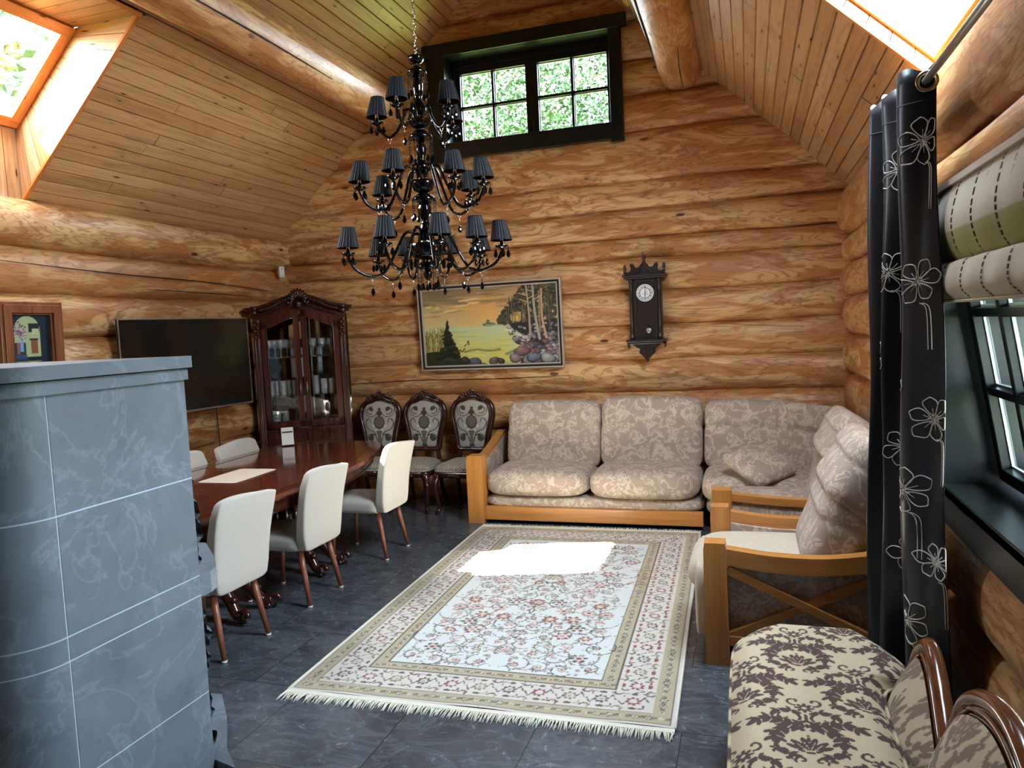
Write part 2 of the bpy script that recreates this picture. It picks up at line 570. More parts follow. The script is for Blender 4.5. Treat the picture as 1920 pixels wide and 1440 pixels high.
M['sofa_plain'] = floral_fabric('worn_plain_fabric', s(190, 176, 154), s(196, 182, 160), s(156, 142, 120), 0.8)
M['col'] = col_fabric('woven_pattern')
M['paint'] = col_fabric('oil_paint', 0.45, 0.08, 90.0, 0.0)
M['rug'] = col_fabric('rug_pile', 0.95, 0.3, 420.0, 0.15)
M['fringe'] = simple('rug_fringe', s(214, 210, 190), 0.95)
M['black_satin'] = simple('black_satin', s(8, 9, 12), 0.34, 0, 0.4, 0, 0.06)
_st = M['black_satin'].node_tree
_pb = [n for n in _st.nodes if n.type == 'BSDF_PRINCIPLED'][0]; _oo = [n for n in _st.nodes if n.type == 'OUTPUT_MATERIAL'][0]
_tl = _st.nodes.new('ShaderNodeBsdfTranslucent'); _tl.inputs[0].default_value = (0.012, 0.016, 0.022, 1)
_ad = _st.nodes.new('ShaderNodeAddShader')
_st.links.new(_pb.outputs[0], _ad.inputs[0]); _st.links.new(_tl.outputs[0], _ad.inputs[1]); _st.links.new(_ad.outputs[0], _oo.inputs[0])
M['silver_thread'] = simple('silver_grey_thread', s(196, 192, 178), 0.4, 0.2)
M['brass'] = simple('antique_brass', s(186, 164, 118), 0.28, 0.9)
M['steel'] = simple('brushed_steel', s(170, 170, 168), 0.35, 0.9)
M['chrome'] = simple('chrome', s(215, 215, 215), 0.08, 1.0)
M['jet'] = simple('black_glass', s(5, 5, 6), 0.05, 0, 0.55)
M['shade'] = simple('black_pleated_silk', s(12, 13, 16), 0.6, 0, 0.25)
M['tv_screen'] = simple('tv_screen_glass', s(14, 17, 17), 0.13, 0, 0.5)
M['tv_body'] = simple('tv_black_plastic', s(18, 18, 19), 0.45)
M['white_plastic'] = simple('white_plastic', s(225, 222, 212), 0.4)
M['black_plastic'] = simple('black_plastic', s(18, 18, 18), 0.4)
M['dial'] = simple('white_enamel', s(232, 232, 226), 0.3)
M['ink'] = simple('black_ink', s(14, 14, 16), 0.5)
M['frame_silver'] = simple('silver_leaf', s(196, 186, 170), 0.35, 0.5)
M['frame_black'] = simple('black_lacquer', s(34, 28, 24), 0.3)
M['frame_brown'] = furniture_wood('brown_frame_wood', s(150, 92, 58), s(100, 54, 30), 0.25, 0.3)
M['cab_back'] = simple('cabinet_mirror_back', s(165, 168, 165), 0.05, 1.0)
M['shelf_glass'] = pane_glass('shelf_glass', (0.8, 0.92, 0.9), 0.10)
M['runner'] = simple('grey_beige_cloth', s(188, 172, 150), 0.9)
M['leaf'] = simple('tree_leaf', s(30, 58, 15), 0.55, 0, 0.3, 0, 0, 0.35, 3.0)
M['bark'] = simple('tree_bark', s(96, 80, 62), 0.9)
M['grass'] = simple('lawn_grass', s(84, 98, 50), 0.95, 0, 0.1, 0, 0, 0.3, 2.0)

def make_stone():
    t = NT('blue_grey_soapstone'); co = t.n('NewGeometry').outputs['Position']
    n1 = t.noise(co, 5.0, 6.0, 0.65, 0.5); n2 = t.noise(co, 38.0, 4.0)
    vein = t.ramp(t.math('ABSOLUTE', t.math('SUBTRACT', t.noise(co, 2.6, 5.0, 0.6, 1.2), 0.5)), [(0.0, 1.0), (0.010, 0.5), (0.03, 0.0)])
    spot = t.ramp(t.voro(co, 7.0), [(0.0, 1.0), (0.05, 1.0), (0.10, 0.0)])
    c = t.mix(t.ramp(n1, [(0.3, 0.0), (0.7, 1.0)]), s(88, 97, 104), s(110, 120, 128))
    c = t.mix(t.math('MULTIPLY', n2, 0.25), c, s(96, 108, 118))
    c = t.mix(t.math('MULTIPLY', vein, 0.16), c, s(176, 188, 196))
    c = t.mix(t.math('MULTIPLY', spot, 0.35), c, s(72, 82, 92))
    t.bump(n2, 0.12, 0.004)
    return t.fin(c, 0.5, 0, 0.4)
M['stone'] = make_stone()
M['joint'] = simple('pale_stone_joint', s(176, 192, 204), 0.8)
def make_rough_stone():
    t = NT('split_face_soapstone'); co = t.n('NewGeometry').outputs['Position']
    n1 = t.noise(co, 22.0, 8.0, 0.7, 0.6)
    c = t.mix(t.ramp(n1, [(0.35, 0.0), (0.65, 1.0)]), s(58, 66, 74), s(136, 146, 154))
    t.bump(n1, 0.8, 0.03)
    return t.fin(c, 0.7, 0, 0.3)
M['rough_stone'] = make_rough_stone()

def make_floor():
    t = NT('dark_slate_tile'); co = t.obj()
    br = t.n('TexBrick'); t.l(co, br.inputs['Vector'])
    br.offset = 0.5
    br.inputs['Color1'].default_value = (0, 0, 0, 1); br.inputs['Color2'].default_value = (1, 1, 1, 1)
    br.inputs['Mortar'].default_value = (0.5, 0.5, 0.5, 1)
    br.inputs['Scale'].default_value = 1.0; br.inputs['Mortar Size'].default_value = 0.0022
    br.inputs['Brick Width'].default_value = 0.6; br.inputs['Row Height'].default_value = 0.6
    cell = t.n('VectorMath', operation='MULTIPLY_ADD')
    t.l(br.outputs[0], cell.inputs[0]); cell.inputs[1].default_value = (5, 3, 9); t.l(co, cell.inputs[2])
    n1 = t.noise(cell.outputs[0], 2.2, 7.0, 0.62, 1.4)
    n2 = t.noise(cell.outputs[0], 14.0, 6.0, 0.7, 0.8)
    vein = t.ramp(t.math('ABSOLUTE', t.math('SUBTRACT', t.noise(t.mapped(cell.outputs[0], (1.0, 2.3, 1)), 3.2, 6.0, 0.62, 1.0), 0.5)), [(0.0, 1.0), (0.02, 0.4), (0.06, 0.0)])
    c = t.mix(t.ramp(n1, [(0.3, 0.0), (0.75, 1.0)]), s(48, 52, 57), s(80, 86, 92))
    c = t.mix(t.math('MULTIPLY', t.ramp(n2, [(0.5, 0.0), (0.75, 1.0)]), 0.5), c, s(98, 104, 110))
    c = t.mix(t.math('MULTIPLY', vein, 0.3), c, s(120, 124, 126))
    c = t.mix(br.outputs['Fac'], c, s(30, 32, 35))
    r = t.ramp(n2, [(0.3, 0.16), (0.7, 0.3)])
    return t.fin(c, r, 0.0, 0.5)
M['floor'] = make_floor()
# ------------------------------------------------------------------ the room shell
XL, XR, YB, YF = -4.78, 0.87, 6.99, -5.0     # log seam lines of the four walls
ROOF0, SLOPE = 2.74, 0.95
ALPHA = math.atan(SLOPE)
CA, SA = cos(ALPHA), sin(ALPHA)
RIDGE_X = (XL + XR) / 2
RLEN = (XR - XL) / 2 / CA
def roof_z(x):
    return ROOF0 + SLOPE * min(x - XL, XR - x)
SKY_Y0, SKY_Y1, SKY_S = 3.07, 3.945, 1.545

fl = MB()
fl.add([(-5.1, -5.2, 0), (1.3, -5.2, 0), (1.3, 7.2, 0), (-5.1, 7.2, 0)], [(0, 1, 2, 3)])
struct(fl.build('floor', M['floor']))

def wob(a, k, amp):
    return amp * (sin(a * 1.7 + k) + 0.6 * sin(a * 4.1 + k * 2.3) + 0.3 * sin(a * 9.3 + k * 5.1))

def log_run(mb, a0, a1, zlo, zhi, put, depth, seed, taper=0.0):
    """one log of a wall: runs from a0 to a1 between two seams; put(a, bulge, z) -> xyz"""
    nu = max(4, int((a1 - a0) / 0.12)); nv = 12
    R = (zhi - zlo) * 0.75
    def fn(u, v):
        a = a0 + (a1 - a0) * u
        lo = zlo + wob(a, zlo * 37.0, 0.006); hi = zhi + wob(a, zhi * 37.0, 0.006)
        t = v * 2 - 1
        b = depth * (1 - abs(t) ** 2.3) ** 0.62 * (1 + wob(a, seed * 3, 0.035)) + wob(a * 2.2 + v * 3, seed, 0.0016)
        z = lo - 0.0015 + (hi - lo + 0.003) * (v - 0.04 * sin(2 * pi * v))
        return put(a, b, z)
    def wcf(u, v):
        return (a0 + (a1 - a0) * u + seed * 3.1, (v - 0.5) * (zhi - zlo) * 1.35 + seed * 1.7, seed * 1.37)
    mb.grid(fn, nu, nv, 0, True, wcf)

def crack(mb, pts, w=0.006):
    mb.tube(pts, [w * (0.25 + 0.75 * sin(pi * (i + 0.5) / len(pts))) for i in range(len(pts))], 5, mi=1)

# back gable wall
wb = MB()
bs = [-0.02, 0.36, 0.70, 1.05, 1.365, 1.68, 1.99, 2.29, 2.475, 2.735, 2.99, 3.44, 3.765, 4.08, 4.43, 4.68, 4.98, 5.25, 5.45]
put_b = lambda a, b, z: (a, YB - b, z)
GX0, GX1, GZ0, GZ1 = -2.76, -1.14, 3.52, 4.35
for i in range(len(bs) - 1):
    lo, hi = bs[i], bs[i + 1]
    x0 = max(XL - 0.2, XL + (lo - ROOF0) / SLOPE - 0.05) if lo > ROOF0 else XL - 0.2
    x1 = min(XR + 0.2, XR - (lo - ROOF0) / SLOPE + 0.05) if lo > ROOF0 else XR + 0.2
    dp = 0.062 + 0.016 * ((i * 7) % 3)
    if 3.3 < lo < 4.3:
        log_run(wb, x0, GX0 - 0.02, lo, hi, put_b, dp, i + 1)
        log_run(wb, GX1 + 0.02, x1, lo, hi, put_b, dp, i + 1)
    else:
        log_run(wb, x0, x1, lo, hi, put_b, dp, i + 1)
crack(wb, catmull([(-2.35, 6.925, 3.17), (-1.9, 6.925, 3.185), (-1.3, 6.925, 3.205), (-0.7, 6.925, 3.225), (-0.2, 6.925, 3.235), (0.36, 6.935, 3.25)], 6), 0.009)
crack(wb, catmull([(-4.1, 6.925, 1.19), (-3.3, 6.925, 1.215), (-2.4, 6.925, 1.21), (-1.6, 6.925, 1.225)], 6), 0.005)
crack(wb, catmull([(-0.4, 6.925, 1.83), (0.1, 6.925, 1.845), (0.7, 6.93, 1.85)], 6), 0.004)
for (xa, xb, za, zb) in ((XL - 0.2, XR + 0.2, -0.05, 3.44), (XL - 0.2, GX0 - 0.02, 3.44, 4.43), (GX1 + 0.02, XR + 0.2, 3.44, 4.43), (XL - 0.2, XR + 0.2, 4.43, 5.6)):
    wb.add([(xa, 7.03, za), (xb, 7.03, za), (xb, 7.03, zb), (xa, 7.03, zb)], [(0, 1, 2, 3)], 1)
struct(wb.build('wall_back', [M['log'], M['gap']]))

# left wall
wl = MB()
ls = [-0.02, 0.40, 0.76, 1.08, 1.43, 1.79, 2.10, 2.42, 2.755]
for i in range(len(ls) - 1):
    log_run(wl, YF, YB + 0.1, ls[i], ls[i + 1], lambda a, b, z: (XL - 0.02 + b, a, z), 0.095 if i < 7 else 0.145, i + 31)
crack(wl, catmull([(-4.672, 3.6, 2.31), (-4.668, 4.6, 2.27), (-4.668, 5.6, 2.25), (-4.672, 6.6, 2.20)], 6), 0.006)
crack(wl, catmull([(-4.672, 4.9, 2.16), (-4.668, 5.6, 2.15), (-4.672, 6.3, 2.135)], 6), 0.005)
wl.add([(XL - 0.06, YF - 0.2, -0.05), (XL - 0.06, 7.2, -0.05), (XL - 0.06, 7.2, 2.72), (XL - 0.06, YF - 0.2, 2.72)], [(0, 1, 2, 3)], 1)
struct(wl.build('wall_left', [M['log'], M['gap']]))

# right wall, with the window openings
WY0, WY1, WZ0, WZ1 = 1.9, 3.345, 0.99, 2.09
wr = MB()
rs_ = [-0.02, 0.47, 0.817, 1.194, 1.523, 1.849, 2.116, 2.349, 2.755]
put_r = lambda a, b, z: (XR - b, a, z)
for i in range(len(rs_) - 1):
    dp = 0.105 if i < 7 else 0.13
    if 2 <= i <= 5:
        for a0, a1 in ((YF, WY0 - 0.02), (WY1 + 0.02, YB + 0.1)):
            log_run(wr, a0, a1, rs_[i], rs_[i + 1], put_r, dp, i + 61)
    else:
        log_run(wr, YF, YB + 0.1, rs_[i], rs_[i + 1], put_r, dp, i + 61)
for (ya, yb, za, zb) in ((YF - 0.2, 7.2, -0.05, 0.817), (YF - 0.2, WY0 - 0.02, 0.817, 2.116), (WY1 + 0.02, 7.2, 0.817, 2.116), (YF - 0.2, 7.2, 2.116, 2.75)):
    wr.add([(XR + 0.04, ya, za), (XR + 0.04, yb, za), (XR + 0.04, yb, zb), (XR + 0.04, ya, zb)], [(0, 1, 2, 3)], 1)
struct(wr.build('wall_right', [M['log'], M['gap']]))

# the wall behind the camera
wf = MB()
for i in range(9):
    log_run(wf, XL - 0.2, XR + 0.2, i * 0.34, i * 0.34 + 0.34, lambda a, b, z: (a, YF + b, z), 0.08, i + 91)
wf.add([(XL, YF, 2.7), (XR, YF, 2.7), (RIDGE_X, YF, 5.5)], [(0, 1, 2)])
struct(wf.build('wall_front', [M['log'], M['gap']]))

# short log partition added unseen left of the view to shade the stove corner
wp = MB()
for i in range(9):
    log_run(wp, XL - 0.1, -2.36, i * 0.34, i * 0.34 + 0.34, lambda a, b, z: (a, 1.33 + b, z), 0.07, i + 121)
wp.add([(XL, 1.34, 0), (-2.36, 1.34, 0), (-2.36, 1.34, 3.06), (XL, 1.34, 2.8)], [(0, 1, 2, 3)], 1)
wp.add([(-2.36, 1.0, 0), (-2.36, 1.40, 0), (-2.36, 1.40, 3.06), (-2.36, 1.0, 3.06)], [(0, 1, 2, 3)], 0)
struct(wp.build('added_shade_wall', [M['log'], M['gap']]))

# boarded ceiling, one slope each side
def slope_pt(side, sl, y, off=0.0):
    """off > 0 lifts away from the room"""
    if side < 0:
        return (XL + sl * CA - off * SA, y, ROOF0 + sl * SA + off * CA)
    return (XR - sl * CA + off * SA, y, ROOF0 + sl * SA + off * CA)
for side in (-1, 1):
    mb = MB()
    bw = 0.0985
    nb = int(RLEN / bw) + 1
    for i in range(nb):
        s0, s1 = i * bw, (i + 1) * bw
        spans = [(YF, YB + 0.15)]
        if s0 < SKY_S:
            spans = [(YF, SKY_Y0), (SKY_Y1, YB + 0.15)]
        for y0, y1 in spans:
            cuts = [y0]
            y = y0 + rnd.uniform(0.5, 3.2)
            while y < y1 - 0.4:
                cuts.append(y); y += rnd.uniform(1.6, 3.6)
            cuts.append(y1)
            for a, b in zip(cuts[:-1], cuts[1:]):
                k = rnd.random() * 60
                a += 0.0012; b -= 0.0012
                prof = [(s0 + 0.0008, 0.010), (s0 + 0.006, 0.0), (s1 - 0.006, 0.0), (s1 - 0.0008, 0.010)]
                vs = []; wc = []
                sag = rnd.uniform(-0.0015, 0.0015)
                for yy in (a, b):
                    for sl, off in prof:
                        vs.append(slope_pt(side, sl, yy, off + sag)); wc.append((yy + k, (sl - s0) + k * 0.3, k))
                fs = [(0, 1, 5, 4), (1, 2, 6, 5), (2, 3, 7, 6)]
                if side > 0:
                    fs = [f[::-1] for f in fs]
                mb.add(vs, fs, 0, False, wc)
    # dark roof deck behind the boards and the eaves outside
    for (sa, sb, ya, yb) in ((-1.15, SKY_S, YF - 0.3, SKY_Y0 - 0.003), (-1.15, SKY_S, SKY_Y1 + 0.003, YB + 0.6), (SKY_S - 0.001, RLEN + 0.02, YF - 0.3, YB + 0.6), (-1.15, 0.03, SKY_Y0, SKY_Y1)):
        mb.add([slope_pt(side, sa, ya, 0.014), slope_pt(side, sb, ya, 0.014), slope_pt(side, sb, yb, 0.014), slope_pt(side, sa, yb, 0.014)], [(0, 1, 2, 3)], 1)
    o = mb.build('ceiling', [M['board'], M['gap']])
    struct(o)

# skylights with boarded, splayed reveals
def skylight(side, name):
    fx = (lambda x: x) if side < 0 else (lambda x: 2 * RIDGE_X - x)
    # opening (room side) and glass (outside), bottom to top, in the left slope's x, z
    ob, ot = (XL + 0.012, ROOF0 + 0.008), (XL + SKY_S * CA + 0.002, ROOF0 + SKY_S * SA - 0.002)
    dz_ = 0.50 if side < 0 else 0.08
    gb, gt = (XL + 0.01, ROOF0 + 0.01 + dz_), (XL + SKY_S * CA - dz_ / SLOPE, ROOF0 + SKY_S * SA)
    L = lambda p, q, t: (p[0] + (q[0] - p[0]) * t, p[1] + (q[1] - p[1]) * t)
    root = bpy.data.objects.new(name, None); COL.objects.link(root)
    root['kind'] = 'structure'
    rv = MB()
    cl = lambda p, q: [(fx(p[0]), SKY_Y0 - 0.06, p[1]), (fx(q[0]), SKY_Y0 - 0.06, q[1]), (fx(q[0]), SKY_Y1 + 0.06, q[1]), (fx(p[0]), SKY_Y1 + 0.06, p[1])]
    rv.add(cl((ot[0] + 0.03, ot[1] + 0.012), (gt[0] + 0.02, gt[1] + 0.012)), [(0, 1, 2, 3)], 1)
    rv.add(cl((ob[0] - 0.012, ob[1] - 0.05), (gb[0] - 0.012, gb[1] + 0.03)), [(0, 1, 2, 3)], 1)
    n = 11
    for yy, flip in ((SKY_Y1, 0), (SKY_Y0, 1)):
        for i in range(n):
            t0, t1 = i / n + 0.0015, (i + 1) / n - 0.0015
            a, b, c, d = L(ob, ot, t0), L(ob, ot, t1), L(gb, gt, t1), L(gb, gt, t0)
            k = rnd.random() * 60
            rv.add([(fx(p[0]), yy, p[1]) for p in (a, b, c, d)], [(0, 1, 2, 3)], 0, False,
                   [(k, i * 0.1, k), (k, i * 0.1 + 0.09, k), (k + 0.45, i * 0.1 + 0.09, k), (k + 0.45, i * 0.1, k)])
        e = 0.004 * (1 if not flip else -1)
        rv.add([(fx(p[0]), yy + e, p[1]) for p in (ob, ot, gt, gb)], [(0, 1, 2, 3)], 1)
    m = 9
    for (p, q) in ((ot, gt), (gb, ob)):
        for i in range(m):
            y0 = SKY_Y0 + (SKY_Y1 - SKY_Y0) * i / m + 0.002; y1 = SKY_Y0 + (SKY_Y1 - SKY_Y0) * (i + 1) / m - 0.002
            k = rnd.random() * 60
            rv.add([(fx(p[0]), y0, p[1]), (fx(q[0]), y0, q[1]), (fx(q[0]), y1, q[1]), (fx(p[0]), y1, p[1])], [(0, 1, 2, 3)], 0, False,
                   [(k, 0, k), (k + 0.5, 0, k), (k + 0.5, 0.09, k), (k, 0.09, k)])
        dz = 0.004
        rv.add([(fx(p[0] - (dz if p is gb else 0)), SKY_Y0, p[1] + (dz if p is ot else 0)), (fx(q[0] - (dz if p is gb else 0)), SKY_Y0, q[1] + (dz if p is ot else 0)),
                (fx(q[0] - (dz if p is gb else 0)), SKY_Y1, q[1] + (dz if p is ot else 0)), (fx(p[0] - (dz if p is gb else 0)), SKY_Y1, p[1] + (dz if p is ot else 0))], [(0, 1, 2, 3)], 1)
    rv.build('reveal', [M['board'], M['gap']], root)
    # trim strip round the opening on the room side
    tr = MB()
    ux = Vector((CA if side < 0 else -CA, 0, SA)); nn = Vector((SA if side < 0 else -SA, 0, -CA))
    for yy in (SKY_Y1 + 0.012, SKY_Y0 - 0.012):
        a = Vector((fx(ob[0]), yy, ob[1])) + nn * 0.004; b = Vector((fx(ot[0]), yy, ot[1])) + nn * 0.004
        tr.bar(a, b, 0.028, 0.016, nn)
    tr.bar(Vector((fx(ot[0]), SKY_Y0 - 0.026, ot[1])) + ux * 0.012 + nn * 0.004, Vector((fx(ot[0]), SKY_Y1 + 0.026, ot[1])) + ux * 0.012 + nn * 0.004, 0.028, 0.016, nn)
    tr.build('opening_trim', M['orange_wood'], root)
    # sash frame and pane
    fr = MB()
    gdir = Vector((fx(gt[0]) - fx(gb[0]), 0, gt[1] - gb[1])); gl = gdir.length; gdir.normalize()
    B = Vector((fx(gb[0]), 0, gb[1])); w = 0.075 if side < 0 else 0.028
    for yy in (SKY_Y0 + w / 2, SKY_Y1 - w / 2):
        fr.bar(B + Vector((0, yy, 0)), B + gdir * gl + Vector((0, yy, 0)), w, min(0.07, w), nn)
    for t in (w / 2, gl - w / 2 + 0.014):
        fr.bar(B + gdir * t + Vector((0, SKY_Y0, 0)), B + gdir * t + Vector((0, SKY_Y1, 0)), w, min(0.072, w), nn)
    fr.build('window_sash', M['orange_wood'], root, 0.005)
    pn = MB()
    q = [B + gdir * (w * 0.9) + Vector((0, SKY_Y0 + w * 0.9, 0)), B + gdir * (w * 0.9) + Vector((0, SKY_Y1 - w * 0.9, 0)),
         B + gdir * (gl - w * 0.9) + Vector((0, SKY_Y1 - w * 0.9, 0)), B + gdir * (gl - w * 0.9) + Vector((0, SKY_Y0 + w * 0.9, 0))]
    pn.add([p - nn * 0.005 for p in q], [(0, 1, 2, 3)])
    pn.build('pane', M['pane'], root)
skylight(-1, 'window_3')
skylight(1, 'window_4')

# round purlin logs under the ceiling, and the wall plate ends
def purlin(x, name):
    mb = MB()
    z, r = 3.94, 0.195
    y0, y1 = YF + 0.02, 6.97
    nu = 70
    def fn(u, v):
        y = y0 + (y1 - y0) * u; a = 2 * pi * v
        rr = r * (1 + wob(y, x, 0.012) + 0.012 * sin(3 * a + y))
        return (x + rr * cos(a), y, z + rr * sin(a))
    mb.grid(fn, nu, 28, 0, True, lambda u, v: (y0 + (y1 - y0) * u + x, r * 2 * pi * v * 0.9, x * 3.3), cv=False)
    if x > -2:
        crack(mb, catmull([(x - 0.12, 3.0, z - 0.16), (x - 0.13, 4.5, z - 0.15), (x - 0.15, 5.6, z - 0.13), (x - 0.165, 6.5, z - 0.11)], 5), 0.009)
        crack(mb, catmull([(x + 0.06, 5.9, z - 0.187), (x + 0.03, 6.4, z - 0.194), (x + 0.02, 6.9, z - 0.194)], 4), 0.004)
    else:
        crack(mb, catmull([(x + 0.16, 3.0, z - 0.11), (x + 0.17, 4.5, z - 0.10), (x + 0.165, 5.6, z - 0.11)], 5), 0.006)
    struct(mb.build(name, [M['log'], M['gap']]))
purlin(-3.40, 'trim_1')
purlin(-0.52, 'trim_2')

# gable window
def sash_window(root, name, plane_pt, ex, ez, W, H, cols, rows, en, stile=0.075, bar=0.032, depth=0.05):
    """frame with glazing bars, pane sheet and pale seals. ex, ez: unit axes, en: into the room"""
    P = Vector(plane_pt); ex = Vector(ex); ez = Vector(ez); en = Vector(en)
    f = MB()
    for t in (stile / 2, W - stile / 2):
        f.bar(P + ex * t, P + ex * t + ez * H, stile, depth, en)
    for t in (stile / 2, H - stile / 2):
        f.bar(P + ez * t + ex * stile, P + ez * t + ex * (W - stile), stile, depth, en)
    cw = (W - 2 * stile) / cols; rh = (H - 2 * stile) / rows
    for i in range(1, cols):
        f.bar(P + ex * (stile + cw * i) + ez * stile, P + ex * (stile + cw * i) + ez * (H - stile), bar, depth * 0.8, en)
    for i in range(1, rows):
        f.bar(P + ez * (stile + rh * i) + ex * stile, P + ez * (stile + rh * i) + ex * (W - stile), bar, depth * 0.78, en)
    o = f.build(name, M['black_paint'], root, 0.004)
    sl = MB(); pn = MB()
    for i in range(cols):
        for j in range(rows):
            a = P + ex * (stile + cw * i + (bar / 2 if i else 0)) + ez * (stile + rh * j + (bar / 2 if j else 0))
            b = P + ex * (stile + cw * (i + 1) - (bar / 2 if i < cols - 1 else 0)) + ez * (stile + rh * (j + 1) - (bar / 2 if j < rows - 1 else 0))
            w_, h_ = (b - a).dot(ex), (b - a).dot(ez)
            q = 0.008
            a2 = a - en * 0.012
            sl.bar(a2 + ez * q / 2, a2 + ez * q / 2 + ex * w_, q, q, en); sl.bar(a2 + ez * (h_ - q / 2), a2 + ez * (h_ - q / 2) + ex * w_, q, q, en)
            sl.bar(a2 + ex * q / 2, a2 + ex * q / 2 + ez * h_, q, q, en); sl.bar(a2 + ex * (w_ - q / 2), a2 + ex * (w_ - q / 2) + ez * h_, q, q, en)
    sl.build('glazing_seal', M['seal'], o)
    c = P + ex * stile * 0.9 + ez * stile * 0.9 - en * 0.014
    pn.add([c, c + ex * (W - 1.8 * stile), c + ex * (W - 1.8 * stile) + ez * (H - 1.8 * stile), c + ez * (H - 1.8 * stile)], [(0, 1, 2, 3)])
    pn.build('pane', M['pane'], o)
    return o
w1 = bpy.data.objects.new('window_1', None); COL.objects.link(w1); w1['kind'] = 'structure'
cs = MB()
cs.box((-1.975, 6.875, 4.41), (1.99, 0.05, 0.12)); cs.build('head_casing', M['black_paint'], w1, 0.004)
cs = MB(); cs.box((GX0 - 0.085, 6.885, 3.86), (0.19, 0.05, 1.02)); cs.build('side_casing', M['black_paint'], w1, 0.004)
cs = MB(); cs.box((GX1 + 0.05, 6.885, 3.86), (0.115, 0.05, 1.02)); cs.build('side_casing', M['black_paint'], w1, 0.004)
cs = MB(); cs.box((-1.95, 6.885, 3.455), (1.66, 0.046, 0.15)); cs.build('apron', M['black_paint'], w1, 0.004)
rv = MB()
rv.box(((GX0 + GX1) / 2, 7.03, GZ0 - 0.015), (GX1 - GX0 + 0.06, 0.30, 0.03))
rv.box(((GX0 + GX1) / 2, 7.03, GZ1 + 0.015), (GX1 - GX0 + 0.06, 0.30, 0.03))
for x in (GX0 - 0.015, GX1 + 0.015):
    rv.box((x, 7.03, (GZ0 + GZ1) / 2), (0.03, 0.30, GZ1 - GZ0))
rv.build('reveal_lining', M['black_paint'], w1)
FT, FL = 0.06, 0.03
fb = MB(); fb.box(((GX0 + GX1) / 2, 7.10, GZ1 - FT / 2), (GX1 - GX0, 0.07, FT)); fb.box((GX0 + FL / 2, 7.10, (GZ0 + GZ1) / 2), (FL, 0.07, GZ1 - GZ0)); fb.build('outer_frame', M['black_paint'], w1, 0.004)
gw = (GX1 - GX0 - FL) / 2
for k in range(2):
    sash_window(w1, 'sash', (GX0 + FL + gw * k, 7.10, GZ0), (1, 0, 0), (0, 0, 1), gw, GZ1 - GZ0 - FT, 2, 2, (0, -1, 0), 0.062, 0.026)

# side window by the curtain: deep black reveal, thick sill, inner sash tilted in at the top
w2 = bpy.data.objects.new('window_2', None); COL.objects.link(w2); w2['kind'] = 'structure'
def reveal_box(root, y0, y1, z0, z1):
    rv = MB(); xm = 0.955; dx = 0.43
    rv.box((xm, y1 + 0.012, (z0 + z1) / 2), (dx, 0.024, z1 - z0 + 0.05)); rv.box((xm, y0 - 0.012, (z0 + z1) / 2), (dx, 0.024, z1 - z0 + 0.05))
    rv.box((xm, (y0 + y1) / 2, z1 + 0.012), (dx, y1 - y0, 0.024))
    rv.build('reveal_lining', M['black_paint'], root)
    c = MB()
    c.box((0.725, y1 + 0.05, (z0 + z1) / 2), (0.03, 0.075, z1 - z0 + 0.02)); c.build('side_casing', M['black_paint'], root, 0.004)
    c = MB(); c.box((0.725, y0 - 0.05, (z0 + z1) / 2), (0.03, 0.075, z1 - z0 + 0.02)); c.build('side_casing', M['black_paint'], root, 0.004)
    c = MB(); c.box((0.725, (y0 + y1) / 2, z1 + 0.03), (0.032, y1 - y0 + 0.18, 0.06)); c.build('head_casing', M['black_paint'], root, 0.004)
    c = MB(); c.box((0.955, (y0 + y1) / 2, z0 - 0.02), (0.45, y1 - y0, 0.04)); c.build('window_sill', M['black_paint'], root, 0.005)
    c = MB(); c.box((0.745, (y0 + y1) / 2, z0 - 0.075), (0.03, y1 - y0 + 0.01, 0.145)); c.build('apron', M['black_paint'], root, 0.004)
reveal_box(w2, WY0, WY1, WZ0, WZ1)
sash_window(w2, 'outer_sash', (1.10, WY1, WZ0), (0, -1, 0), (0, 0, 1), WY1 - WY0, WZ1 - WZ0, 4, 3, (-1, 0, 0), 0.07, 0.03, 0.06)
ta = radians(9.5)
sash_window(w2, 'fixed_sash', (1.02, WY1 - 1.06, WZ0), (0, -1, 0), (0, 0, 1), WY1 - 1.06 - WY0, WZ1 - WZ0, 1, 3, (-1, 0, 0), 0.07, 0.03, 0.06)
sash_window(w2, 'tilted_sash', (0.955, WY1 - 0.03, WZ0 + 0.03), (0, -1, 0), (-sin(ta), 0, cos(ta)), 1.02, 1.03, 3, 3, (-cos(ta), 0, -sin(ta)), 0.052, 0.032, 0.055)
